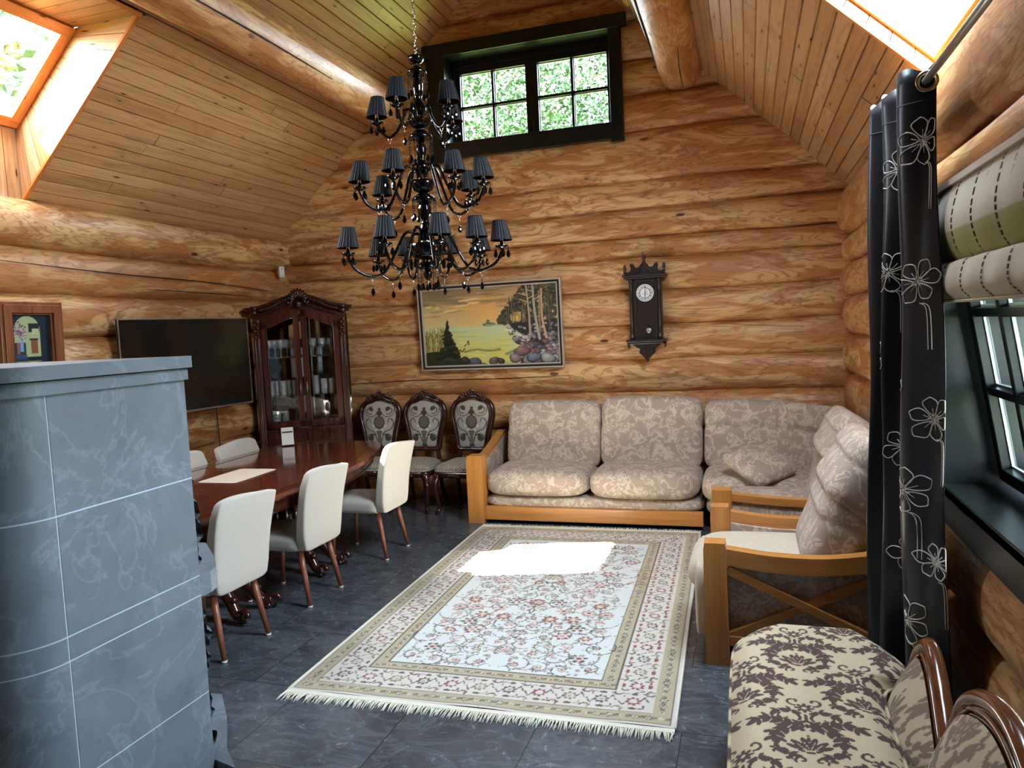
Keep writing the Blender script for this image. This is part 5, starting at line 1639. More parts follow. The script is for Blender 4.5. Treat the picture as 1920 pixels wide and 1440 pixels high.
# back: two humps of moulded wood, cloth panels bulging towards the seat
hump1 = catmull([(2.70, 0.36), (2.705, 0.47), (2.69, 0.555), (2.63, 0.605), (2.55, 0.60), (2.45, 0.567), (2.36, 0.527), (2.29, 0.495), (2.25, 0.47)], 5)
hump2 = catmull([(2.225, 0.40), (2.225, 0.52), (2.215, 0.60), (2.17, 0.655), (2.08, 0.70), (1.97, 0.725), (1.85, 0.72), (1.70, 0.68), (1.52, 0.60), (1.42, 0.52)], 5)
BX = lambda z: 0.48 + 0.22 * (z - 0.40)
for k, hp in enumerate((hump1, hump2)):
    b = MB()
    b.tube([(BX(z) + 0.012, y, z) for y, z in hp], 0.026, 10, False, True, 0, 1.0)
    for off, rr in ((0.026, 0.007), (0.040, 0.006), (0.053, 0.005)):
        m_ = []
        for i, (y, z) in enumerate(hp):
            t = Vector(hp[min(i + 1, len(hp) - 1)]) - Vector(hp[max(0, i - 1)]); t.normalize()
            m_.append((BX(z) - 0.012 + 0.06 * off, y + t.y * off * 1.0 if False else y - abs(t.y) * off * (1 if i < len(hp) * 0.35 else -0.2), z - abs(t.x) * off - 0.2 * off))
        b.tube(m_, rr, 6)
    b.build('back_frame', M['chaise_wood'], ch)
    y_a, y_b = hp[0][0] - 0.02, hp[-1][0] + 0.0
    hy = np.array([p[0] for p in hp][::-1]); hz = np.array([p[1] for p in hp][::-1])
    od = np.argsort(hy)
    b = MB()
    def pf(u, v):
        y = y_a + (y_b - y_a) * u
        top = float(np.interp(y, hy[od], hz[od])) - 0.045
        z = 0.30 + (top - 0.30) * v
        return (BX(z) - 0.012 - 0.058 * (1 - v ** 3) * (0.35 + 0.65 * (1 - (2 * u - 1) ** 4)) - 0.012 * sin(v * 3.1), y, z)
    b.grid(pf, 130, 90, 0, True)
    P = np.array(b.v); cc = damask(P[:, 1] * 0.8 + 0.1, P[:, 2] * 0.62 + 0.3 * P[:, 1])
    cc = cc * 0.55 + np.array(s(166, 146, 122)) * 0.45
    b.col = np.concatenate([cc, np.ones((len(cc), 1))], 1).tolist()
    b.build('back_panel', M['col'], ch)
    b = MB(); b.prism([(y, z - 0.01) for y, z in hp] + [(y_b, 0.24), (hp[0][0], 0.24)], 0.02, 0.045, lambda u, v, d: (BX(v) + d - 0.02, u, v)); b.build('back_shell', M['chaise_wood'], ch)
# ------------------------------------------------------------------ corner glass cabinet
CBX = thing('glass_door_cabinet', 'tall dark mahogany corner cabinet with two glass doors and carved arched crest', 'cabinet', (-4.212, 6.347, 0), radians(33))
W2, ZT = 0.42, 1.93
# local frame: x along the face, y into the corner (front face at y = 0)
foot = [(-W2 - 0.03, 0.03), (-W2, 0.0), (W2, 0.0), (W2 + 0.03, 0.03), (0.46, 0.20), (0.20, 0.36), (-0.12, 0.40), (-0.33, 0.22)]
def loc_w(x, y):
    a = radians(33); return (-4.212 + x * cos(a) - y * sin(a), 6.347 + x * sin(a) + y * cos(a))
b = MB(); b.prism(foot, 0.0, 0.10, P0); b.build('plinth', M['mahogany'], CBX, 0.006)
b = MB(); b.prism(foot, 0.10, 0.79, P0); b.build('lower_carcass', M['mahogany'], CBX, 0.004)
# upper carcass: back and sides, floor, top
b = MB()
for (p, q) in ((foot[3], foot[4]), (foot[4], foot[5]), (foot[5], foot[6]), (foot[6], foot[7]), (foot[7], foot[0])):
    b.bar((p[0], p[1], 1.36), (q[0], q[1], 1.36), 0.018, 1.14, (0, 0, 1))
b.build('cabinet_back', [M['cab_back']], CBX)
for za, zb in ((0.785, 0.815), (ZT - 0.02, ZT + 0.01)):
    b = MB(); b.prism(foot, za, zb, P0); b.build('carcass_board', M['mahogany'], CBX)
for sx in (-1, 1):
    b = MB(); b.box((sx * (W2 - 0.012), 0.012, 1.02), (0.065, 0.06, 1.86), None, 0, 2)
    for k in (-0.016, 0.0, 0.016):
        b.tube([(sx * (W2 - 0.012) + k, -0.019, 0.20), (sx * (W2 - 0.012) + k, -0.019, 1.72)], 0.0055, 6)
    b.build('corner_pilaster', M['mahogany'], CBX, 0.004)
    c = MB()
    for k in range(6):
        c.ball((sx * (W2 - 0.012) + 0.012 * (-1) ** k, -0.024, 1.88 - 0.03 * k), (0.018, 0.016, 0.024 - 0.002 * k), 6)
    c.build('carved_drop', M['mahogany'], CBX)
# arched glass doors
def arch(x):
    """top of the door opening, highest in the middle of the cabinet"""
    t = 1 - abs(x) / W2
    return 1.88 + 0.125 * (3 * t * t - 2 * t ** 3)
for sx in (-1, 1):
    xi, xo = 0.006, W2 - 0.052
    d = MB()
    st = 0.052
    def ribbon(f_out, f_in, ya, yb):
        n = 14
        vs = []
        for i in range(n + 1):
            x = sx * (xi + (xo - xi) * i / n)
            vs += [(x, ya, f_out(abs(x))), (x, ya, f_in(abs(x))), (x, yb, f_out(abs(x))), (x, yb, f_in(abs(x)))]
        fs = []
        for i in range(n):
            o = 4 * i
            fs += [(o, o + 4, o + 5, o + 1), (o + 2, o + 3, o + 7, o + 6), (o, o + 2, o + 6, o + 4), (o + 1, o + 5, o + 7, o + 3)]
        d.add(vs, fs)
    ribbon(lambda x: arch(x) - 0.012, lambda x: arch(x) - 0.085, -0.022, 0.004)
    d.box((sx * (xi + st / 2), -0.009, (0.83 + arch(xi) - 0.02) / 2), (st, 0.026, arch(xi) - 0.02 - 0.83), None, 0, 2)
    d.box((sx * (xo - st / 2), -0.009, (0.83 + arch(xo) - 0.02) / 2), (st, 0.026, arch(xo) - 0.02 - 0.83), None, 0, 2)
    d.box((sx * (xi + xo) / 2, -0.009, 0.862), (xo - xi, 0.026, 0.065))
    n = 12
    rim = [(sx * (xi + st), -0.024, 0.897), (sx * (xo - st), -0.024, 0.897)] + [(sx * (xo - st - (xo - xi - 2 * st) * i / n), -0.024, arch(xo - st - (xo - xi - 2 * st) * i / n) - 0.088) for i in range(n + 1)]
    d.tube(rim, 0.007, 6, True)
    do = d.build('glass_door', M['mahogany'], CBX, 0.003)
    g = MB()
    n = 12
    gv = []
    for i in range(n + 1):
        x = xi + st * 0.8 + (xo - xi - 1.6 * st) * i / n
        gv += [(sx * x, -0.006, 0.89), (sx * x, -0.006, arch(x) - 0.08)]
    g.add(gv, [(2 * i, 2 * i + 2, 2 * i + 3, 2 * i + 1) for i in range(n)])
    g.build('pane', M['cab_pane'], do)
    h = MB()
    h.tube([(sx * 0.032, -0.026, 1.27), (sx * 0.032, -0.05, 1.25), (sx * 0.032, -0.05, 1.17), (sx * 0.032, -0.026, 1.15)], 0.006, 8); h.ball((sx * 0.032, -0.028, 1.21), (0.010, 0.006, 0.045), 7)
    h.build('door_handle', M['brass'], do)
    l = MB(); l.box((sx * (xi + xo) / 2, -0.009, 0.455), (xo - xi, 0.026, 0.645))
    l.box((sx * (xi + xo) / 2, -0.026, 0.455), (xo - xi - 0.10, 0.014, 0.545)); l.box((sx * (xi + xo) / 2, -0.033, 0.455), (xo - xi - 0.15, 0.012, 0.495))
    lo = l.build('lower_door', M['mahogany'], CBX, 0.004)
    h = MB(); h.ball((sx * 0.035, -0.04, 0.62), (0.010, 0.014, 0.03), 7); h.build('door_handle', M['brass'], lo)
# arched cornice with shell and scrolls
b = MB()
def corn(x):
    t = max(0.0, 1 - abs(x) / (W2 + 0.02)); return 1.965 + 0.115 * (3 * t * t - 2 * t ** 3)
n = 40
for (zo, yo, th, dp) in ((0.0, -0.028, 0.05, 0.07), (0.035, -0.055, 0.028, 0.10), (-0.052, -0.022, 0.03, 0.05)):
    vs = []
    for i in range(n + 1):
        x = (W2 + 0.03) * (2 * i / n - 1); z = corn(x) + zo
        vs += [(x, yo, z), (x, yo, z + th), (x, yo + dp, z), (x, yo + dp, z + th)]
    fs = []
    for i in range(n):
        o = 4 * i
        fs += [(o, o + 4, o + 5, o + 1), (o + 2, o + 3, o + 7, o + 6), (o + 1, o + 5, o + 7, o + 3), (o, o + 2, o + 6, o + 4)]
    b.add(vs, fs)
for sx in (-1, 1):
    b.lathe([(0.028, 1.94), (0.045, 1.955), (0.045, 1.975), (0.03, 1.985), (0.05, 2.0), (0.055, 2.02), (0.0, 2.025)], (sx * (W2 - 0.0), -0.012, 0), 14)
    b.box((sx * (W2 + 0.04), 0.06, 2.0), (0.10, 0.19, 0.035)); b.box((sx * (W2 + 0.03), 0.06, 1.97), (0.07, 0.16, 0.03))
b.build('cornice', M['mahogany_dark'], CBX, 0.003)
vs = []
for i in range(31):
    x = (W2 - 0.005) * (2 * i / 30 - 1); vs += [(x, 0.006, arch(x) - 0.03), (x, 0.006, corn(x) + 0.02), (x, 0.024, arch(x) - 0.03), (x, 0.024, corn(x) + 0.02)]
b = MB(); b.add(vs, [q for i in range(30) for q in ((4 * i, 4 * i + 4, 4 * i + 5, 4 * i + 1), (4 * i + 2, 4 * i + 3, 4 * i + 7, 4 * i + 6), (4 * i, 4 * i + 2, 4 * i + 6, 4 * i + 4))]); b.build('frieze', M['mahogany'], CBX)
b = MB()
for k in range(9):
    a = pi / 2 + (k - 4) * 0.30
    b.tube([(0.025 * cos(a), -0.05, 2.055 + 0.025 * sin(a)), (0.072 * cos(a), -0.076, 2.06 + 0.082 * sin(a)), (0.102 * cos(a), -0.068, 2.06 + 0.128 * sin(a))], [0.008, 0.016, 0.013], 7)
for sx in (-1, 1):
    b.tube([(p[0], -0.064, p[1]) for p in spiral(sx * 0.085, 2.062, 0.036, 0.008, 0.4, 6.6, 20, sx)], 0.011, 7)
    b.tube([(p[0], -0.062, p[1]) for p in catmull([(sx * 0.11, 2.08), (sx * 0.19, 2.055), (sx * 0.28, 2.005), (sx * 0.37, 1.985)], 6)], [0.012 + 0.005 * (i % 2) for i in range(19)], 7)
b.ball((0, -0.064, 2.035), (0.03, 0.02, 0.035), 8)
b.build('carved_crest', M['mahogany_dark'], CBX)
for k, z in enumerate((1.13, 1.51)):
    b = MB(); b.prism([(-W2 + 0.02, 0.035), (W2 - 0.02, 0.035), (0.40, 0.18), (0.17, 0.31), (-0.12, 0.36), (-0.28, 0.24)], z, z + 0.008, P0); b.build('glass_shelf', M['shelf_glass'], CBX)

# glassware, each piece its own
def wine_glass_mesh():
    b = MB(); b.lathe([(0.034, 0.0), (0.033, 0.003), (0.006, 0.008), (0.004, 0.012), (0.004, 0.075), (0.010, 0.085), (0.030, 0.105), (0.038, 0.135), (0.036, 0.165), (0.033, 0.18), (0.0315, 0.18), (0.035, 0.135), (0.027, 0.108), (0.004, 0.09)], (0, 0, 0), 14); return b
def tumbler_mesh(h=0.15, r=0.034):
    b = MB(); b.lathe([(0.0, 0.0), (r * 0.86, 0.0), (r * 0.9, 0.03), (r, h), (r - 0.003, h), (r * 0.84, 0.03), (r * 0.8, 0.016), (0.0, 0.014)], (0, 0, 0), 16, 0, False); return b
def jug_mesh():
    b = MB(); b.lathe([(0.0, 0.0), (0.045, 0.0), (0.05, 0.02), (0.042, 0.09), (0.046, 0.13), (0.050, 0.17), (0.047, 0.17), (0.04, 0.09), (0.045, 0.02), (0.0, 0.014)], (0, 0, 0), 16, 0, False); return b
def bowl_mesh():
    b = MB(); b.lathe([(0.0, 0.0), (0.03, 0.0), (0.035, 0.008), (0.07, 0.035), (0.088, 0.06), (0.084, 0.06), (0.066, 0.037), (0.03, 0.014), (0.0, 0.012)], (0, 0, 0), 20, 0, False, 10, 0.05); return b
protos = {}
def glass(kind, x, y, z, label, group, sc=1.0):
    wx, wy = loc_w(x, y)
    if kind not in protos:
        o = {'wine_glass': wine_glass_mesh, 'tumbler': tumbler_mesh, 'crystal_jug': jug_mesh, 'crystal_bowl': bowl_mesh, 'tall_glass': lambda: tumbler_mesh(0.185, 0.036)}[kind]().build(kind, M['crystal'])
        protos[kind] = o
    else:
        o = protos[kind].copy(); COL.objects.link(o)
    o.location = (wx, wy, z); o.scale = (sc, sc, sc)
    tag(o, label, {'wine_glass': 'glass', 'tumbler': 'glass', 'tall_glass': 'glass', 'crystal_jug': 'jug', 'crystal_bowl': 'bowl'}[kind], group)
pos_n = ['leftmost', 'second from the left', 'third from the left', 'fourth from the left', 'rightmost']
for i in range(5):
    glass('wine_glass', -0.315 + 0.058 * i, 0.10 + 0.05 * (i % 2), 1.5185, 'crystal wine glass on the top shelf, left door, ' + pos_n[i], 'wine glasses on the top cabinet shelf')
for i in range(3):
    glass('wine_glass', 0.11 + 0.088 * i, 0.10 + 0.02 * (i % 2), 1.5185, 'crystal wine glass on the top shelf, right door, ' + ['leftmost', 'middle', 'rightmost'][i], 'wine glasses on the top cabinet shelf')
for i in range(5):
    glass('tumbler', -0.315 + 0.058 * i, 0.10 + 0.055 * (i % 2), 1.1385, 'cut glass tumbler on the middle shelf, left door, ' + pos_n[i], 'tumblers on the middle cabinet shelf')
glass('tall_glass', 0.115, 0.10, 1.1385, 'tall cut glass on the middle shelf behind the right door', None)
for i in range(2):
    glass('tumbler', 0.195 + 0.085 * i, 0.10, 1.1385, 'cut glass tumbler on the middle shelf, right door, ' + ['left of two', 'right of two'][i], 'tumblers on the middle cabinet shelf')
glass('crystal_jug', -0.285, 0.11, 0.8165, 'cut crystal jug at the bottom of the cabinet behind the left door', None)
glass('tall_glass', -0.195, 0.12, 0.8165, 'tall cut glass at the bottom of the cabinet beside the jug', None, 0.9)
glass('crystal_bowl', 0.21, 0.125, 0.8165, 'cut crystal bowl at the bottom of the cabinet behind the right door', None)

# ------------------------------------------------------------------ television on the left wall (swivelled a little towards the room)
tv = thing('television', 'large flat black television with thin silver edge hanging on the left log wall', 'television', (-4.50, 5.145, 1.523), atan2(1.28, 0.2))
b = MB(); b.box((0, 0.015, 0), (1.295, 0.03, 0.785)); b.box((0, 0.045, -0.02), (0.7, 0.04, 0.45)); b.build('housing', M['tv_body'], tv, 0.006)
b = MB(); b.box((0, -0.0015, 0.004), (1.272, 0.003, 0.75)); b.build('screen', M['tv_screen'], tv)
b = MB()
for z in (-0.385, 0.389):
    b.box((0, -0.002, z), (1.296, 0.008, 0.012 if z < 0 else 0.006))
for x in (-0.645, 0.645):
    b.box((x, -0.002, 0), (0.006, 0.008, 0.78))
b.build('bezel', M['steel'], tv)
b = MB(); b.box((0.05, 0.10, 0), (0.30, 0.03, 0.30)); b.bar((0.05, 0.08, 0), (0.05, 0.19, 0), 0.06, 0.08, (0, 0, 1)); b.build('wall_bracket', M['tv_body'], tv)
b = MB(); b.tube(catmull([(-4.68, 5.62, 1.18), (-4.675, 5.63, 0.9), (-4.67, 5.62, 0.6), (-4.66, 5.6, 0.02)], 5), 0.005, 6)
tag(b.build('power_cord', M['black_plastic']), 'thin black cord running down the logs below the television', 'cord')

# motion sensor
b = thing('motion_sensor', 'small cream motion sensor high on the left wall beside the corner', 'sensor', (-4.625, 6.70, 2.40), radians(62))
m_ = MB(); m_.cushion((0, 0, 0), (0.062, 0.04, 0.115), 0.0, 7, 10); m_.build('housing', M['white_plastic'], b)
m_ = MB(); m_.cushion((0, -0.019, -0.012), (0.034, 0.012, 0.042), 0.0, 5, 8); m_.ball((0, -0.020, 0.032), (0.005, 0.004, 0.005), 6, 1); m_.build('lens_window', [M['dial'], M['ink']], b)

# ------------------------------------------------------------------ pictures
def picture(name, label, loc, rotz, w, h, bars, ras, cw, ch_, tiltx=0.0, mat='paint'):
    t = thing(name, label, 'painting', loc, rotz)
    t.rotation_euler = (tiltx, 0, rotz)
    # bars: list of (outer inset, width, y front, y back, material)
    for nm, ins, wd, yf, yb, mt in bars:
        f = MB()
        x0, x1, z0, z1 = -w / 2 + ins, w / 2 - ins, -h / 2 + ins, h / 2 - ins
        outer = [(x0, z0), (x1, z0), (x1, z1), (x0, z1)]; inner = [(x0 + wd, z0 + wd), (x1 - wd, z0 + wd), (x1 - wd, z1 - wd), (x0 + wd, z1 - wd)]
        for k in range(4):
            k2 = (k + 1) % 4
            vs = [(outer[k][0], yb, outer[k][1]), (outer[k2][0], yb, outer[k2][1]), (inner[k2][0], yb, inner[k2][1]), (inner[k][0], yb, inner[k][1])]
            vs += [(outer[k][0], yf, outer[k][1]), (outer[k2][0], yf, outer[k2][1]), (inner[k2][0], yf, inner[k2][1]), (inner[k][0], yf, inner[k][1])]
            f.add(vs, [(0, 3, 2, 1), (4, 5, 6, 7), (0, 1, 5, 4), (1, 2, 6, 5), (2, 3, 7, 6), (3, 0, 4, 7)])
        f.build(nm, M[mt], t, 0.003)
    c = MB()
    pattern_grid(c, lambda u, v: ((u - 0.5) * cw, -0.004, (v - 0.5) * ch_), ras.w - 1, ras.h - 1, ras)
    pad_col(c, (0.2, 0.2, 0.2))
    c.build('canvas', M[mat], t)
    return t
picture('landscape_painting', 'wide oil landscape of pines, boulders and yellow water in a narrow silver and black frame', (-2.415, 6.866, 1.735), 0.0, 1.48, 0.845,
        [('outer_frame', 0.0, 0.014, -0.032, 0.02, 'frame_silver'), ('middle_frame', 0.012, 0.022, -0.026, 0.02, 'frame_black'), ('inner_frame', 0.032, 0.016, -0.020, 0.02, 'frame_silver')], LANDSCAPE, 1.39, 0.755, radians(2.0))
picture('courtyard_painting', 'small courtyard painting with an arch in a broad brown wooden frame above the stove', (-4.655, 3.82, 1.725), radians(90), 0.46, 0.62,
        [('outer_frame', 0.0, 0.022, -0.030, 0.02, 'frame_brown'), ('middle_frame', 0.020, 0.055, -0.042, 0.02, 'frame_brown'), ('inner_frame', 0.074, 0.014, -0.022, 0.02, 'frame_brown')], COURTYARD, 0.29, 0.45, radians(2.0))

# ------------------------------------------------------------------ wall clock
ck = thing('wall_clock', 'dark carved pendulum wall clock with white dial hanging on the back log wall', 'clock', (-0.882, 6.85, 1.858), 0.0)
b = MB(); b.box((0, -0.01, -0.04), (0.29, 0.10, 0.56)); b.build('case', M['clock_wood'], ck, 0.004)
for nm, rows in (('cornice', ((0.245, 0.36, 0.022, 0.16), (0.264, 0.39, 0.018, 0.175))), ('base_moulding', ((-0.325, 0.36, 0.024, 0.16), (-0.345, 0.31, 0.02, 0.14)))):
    b = MB()
    for z0, w, h, d in rows:
        b.box((0, -0.03, z0), (w, d, h))
    b.build(nm, M['clock_wood'], ck, 0.004)
# crown board with cut scallops and finials
b = MB()
right = [(0.0, 0.395), (0.022, 0.37), (0.03, 0.36)] + [(0.062 + 0.028 * cos(a), 0.362 + 0.028 * sin(a)) for a in [pi + pi * i / 8 for i in range(9)]] + [(0.105, 0.368), (0.12, 0.372), (0.125, 0.36)] + [(0.145 + 0.026 * cos(a), 0.325 + 0.03 * sin(a)) for a in [pi * 0.75 + pi * 1.2 * i / 10 for i in range(10)]] + [(0.18, 0.30), (0.18, 0.275)]
b.prism([(x, z) for x, z in right] + [(-x, z) for x, z in right[::-1][:-1]], -0.085, -0.062, lambda u, v, d: (u, d, v))
b.tube([(-0.06, -0.09, 0.285), (0, -0.09, 0.37), (0.06, -0.09, 0.285)], 0.007, 5)
b.build('crown_board', M['clock_wood'], ck, 0.002)
for x, z in ((0, 0.385), (-0.175, 0.30), (0.175, 0.30)):
    b = MB(); b.lathe([(0.012, 0.0), (0.014, 0.02), (0.008, 0.03), (0.018, 0.045), (0.010, 0.06), (0.014, 0.068), (0.0, 0.086)], (x, -0.074, z - 0.015), 10); b.build('finial', M['clock_wood'], ck)
for x in (-0.165, 0.165):
    b = MB(); b.lathe([(0.0, -0.06), (0.012, -0.045), (0.006, -0.035), (0.014, -0.02), (0.008, 0.0)], (x, -0.05, -0.335), 10); b.build('finial', M['clock_wood'], ck)
for sx in (-1, 1):
    b = MB()
    b.lathe([(0.020, -0.31), (0.020, -0.285), (0.012, -0.275), (0.018, -0.25), (0.012, -0.225), (0.020, -0.21), (0.013, -0.19), (0.0125, 0.10), (0.015, 0.12), (0.02, 0.135), (0.012, 0.15), (0.019, 0.175), (0.014, 0.19), (0.022, 0.21), (0.022, 0.235)], (sx * 0.125, -0.072, 0), 14)
    b.build('column', M['clock_wood'], ck)
b = MB()
for x in (-0.095, 0.095):
    b.box((x, -0.066, -0.04), (0.02, 0.012, 0.55), None, 0, 2)
b.box((0, -0.066, 0.225), (0.19, 0.012, 0.018)); b.box((0, -0.066, -0.305), (0.19, 0.012, 0.018))
b.build('door_frame', M['clock_wood'], ck, 0.002)
DZ = 0.105
b = MB()
b.lathe([(0.0, 0.0), (0.072, 0.0), (0.074, 0.004), (0.078, 0.006), (0.078, -0.004)], (0, -0.064, DZ), 32, 0, True, 0, 0, Matrix.Rotation(radians(90), 3, 'X'))
dial = b.build('dial', M['dial'], ck)
b = MB()
for rr in (0.047, 0.066):
    b.tube([(rr * cos(a), -0.0655, DZ + rr * sin(a)) for a in [2 * pi * i / 40 for i in range(40)]], 0.0011 if rr > 0.05 else 0.0022, 4, True)
NUM = ['XII', 'I', 'II', 'III', 'IIII', 'V', 'VI', 'VII', 'VIII', 'IX', 'X', 'XI']
for k in range(12):
    a = pi / 2 - k * pi / 6
    u = Vector((cos(a), 0, sin(a))); t = Vector((sin(a), 0, -cos(a)))
    w = 0; widths = {'I': 0.0036, 'V': 0.0068, 'X': 0.0068}
    tot = sum(widths[c] for c in NUM[k]); x = -tot / 2
    for c in NUM[k]:
        cx = x + widths[c] / 2
        P = lambda p, r: Vector((0, -0.066, DZ)) + u * (0.0565 + r) + t * p
        hh = 0.0062
        if c == 'I':
            b.bar(P(cx, -hh), P(cx, hh), 0.0018, 0.001, (0, 1, 0))
        elif c == 'V':
            b.bar(P(cx - 0.0026, hh), P(cx, -hh), 0.0017, 0.001, (0, 1, 0)); b.bar(P(cx + 0.0026, hh), P(cx, -hh), 0.001, 0.001, (0, 1, 0))
        else:
            b.bar(P(cx - 0.0026, hh), P(cx + 0.0026, -hh), 0.0017, 0.001, (0, 1, 0)); b.bar(P(cx + 0.0026, hh), P(cx - 0.0026, -hh), 0.001, 0.001, (0, 1, 0))
        x += widths[c]
for sx in (-1, 1):
    b.ball((sx * 0.022, -0.066, DZ - 0.012), (0.004, 0.0012, 0.004), 6)
b.build('numerals', M['ink'], dial)
b = MB()
b.bar((0, -0.069, DZ - 0.012), (0.0015, -0.069, DZ + 0.055), 0.004, 0.0015, (0, 1, 0)); b.bar((0, -0.0705, DZ + 0.01), (-0.001, -0.0705, DZ - 0.036), 0.006, 0.0015, (0, 1, 0))
b.ball((0, -0.07, DZ), (0.005, 0.002, 0.005), 6)
b.build('hands', M['ink'], dial)
b = MB(); b.tube([(0.0, -0.063, 0.02), (0.022, -0.063, -0.22)], 0.003, 6); b.build('pendulum_rod', M['clock_wood'], ck)
b = MB(); b.lathe([(0.0, 0.006), (0.016, 0.005), (0.024, 0.002), (0.026, -0.002)], (0.024, -0.068, -0.235), 20, 0, True, 0, 0, Matrix.Rotation(radians(90), 3, 'X')); b.build('pendulum_bob', M['steel'], ck)
b = MB()
b.prism([(-0.13, -0.355), (0.13, -0.355), (0.075, -0.395), (-0.075, -0.395)], -0.085, 0.03, lambda u, v, d: (u, d, v))
b.prism([(-0.06, -0.395), (0.06, -0.395), (0.07, -0.435), (-0.07, -0.435)], -0.075, 0.03, lambda u, v, d: (u, d, v))
b.prism([(-0.075, -0.43), (0.075, -0.43), (0.03, -0.475), (0.0, -0.515), (-0.03, -0.475)], -0.065, 0.03, lambda u, v, d: (u, d, v))
b.ball((0, -0.03, -0.505), (0.014, 0.014, 0.018), 7)
b.build('base_bracket', M['clock_wood'], ck, 0.003)

# ------------------------------------------------------------------ curtain rod, curtain and roman blind
RX, RZ = 0.62, 2.505
rod = thing('curtain_rod', 'grey steel curtain rod along the right wall under the skylight', 'curtain rod', (RX, 2.6, RZ))
b = MB(); b.tube([(0, -1.6, 0), (0, 1.5, 0)], 0.0135, 12); b.build('tube', M['steel'], rod)
for y in (-1.3, 1.40):
    b = MB(); b.tube([(0, y, 0), (0.13, y, 0)], 0.008, 8); b.lathe([(0.03, 0.0), (0.03, 0.008)], (0.125, y, 0), 14, 0, True, 0, 0, Matrix.Rotation(radians(90), 3, 'Y')); b.build('wall_bracket', M['steel'], rod)
b = MB(); b.ball((0, 1.52, 0), 0.028, 8); b.build('end_knob', M['steel'], rod)
cur = thing('eyelet_curtain', 'black satin eyelet curtain embroidered with silver flower outlines, gathered at the window end', 'curtain', (0, 0, 0))
# plan of the folds (x, y) at the top and near the floor
topP = [(0.655, 3.03), (0.61, 3.05), (0.545, 3.11), (0.585, 3.18), (0.65, 3.24), (0.60, 3.30), (0.53, 3.35), (0.58, 3.39), (0.66, 3.43), (0.57, 3.47), (0.505, 3.51), (0.57, 3.55), (0.64, 3.58)]
botP = [(0.665, 2.88), (0.62, 2.96), (0.55, 3.06), (0.57, 3.20), (0.64, 3.25), (0.57, 3.29), (0.50, 3.33), (0.54, 3.38), (0.62, 3.43), (0.54, 3.47), (0.468, 3.51), (0.53, 3.56), (0.62, 3.59)]
NF = 8
tc = catmull(topP, NF); bc = catmull(botP, NF)
CZ0, CZ1 = 0.04, 2.555
def cur_pt(u, z):
    """u 0..1 along the cloth from the near edge, z height"""
    t = u * (len(tc) - 1); i = min(len(tc) - 2, int(t)); f = t - i
    a = Vector(tc[i]).lerp(Vector(tc[i + 1]), f); c = Vector(bc[i]).lerp(Vector(bc[i + 1]), f)
    h = (z - CZ0) / (CZ1 - CZ0)
    w = h ** 0.8
    p = c.lerp(a, w)
    return Vector((p.x + 0.006 * sin(z * 5 + u * 31), p.y + 0.008 * sin(z * 3.3 + u * 23), z))
b = MB()
b.grid(lambda u, v: cur_pt(u, CZ0 + (CZ1 - CZ0) * v + (0.012 * sin(u * 60) if v > 0.99 else 0)), (len(tc) - 1), 60, 0, True)
co = b.build('cloth', M['black_satin'], cur)
so = co.modifiers.new('thick', 'SOLIDIFY'); so.thickness = 0.0015; so.offset = 0
# heading seam
b = MB()
b.tube([cur_pt(i / 110, CZ1 - 0.115) + Vector((-0.001, -0.003, 0)) for i in range(111)], 0.0018, 4); b.build('heading_seam', M['ink'], cur)
# eyelets on every crossing of the rod
for i in range(len(tc) - 1):
    if (tc[i][0] - RX) * (tc[i + 1][0] - RX) <= 0 and tc[i][0] != tc[i + 1][0]:
        f = (RX - tc[i][0]) / (tc[i + 1][0] - tc[i][0])
        u = (i + f) / (len(tc) - 1)
        p = cur_pt(u, RZ); t = (cur_pt(min(1, u + 0.01), RZ) - cur_pt(max(0, u - 0.01), RZ)).normalized()
        e = MB()
        nrm = Vector((t.y, -t.x, 0))
        if nrm.y > 0:
            nrm = -nrm
        for off in (0.004, -0.004):
            e.tube([p + nrm * off + t * (0.030 * cos(a)) + Vector((0, 0, 0.030 * sin(a))) for a in [2 * pi * k / 24 for k in range(24)]], 0.0085, 8, True, True, 0, 0.55)
        e.build('eyelet', M['brass'], cur)
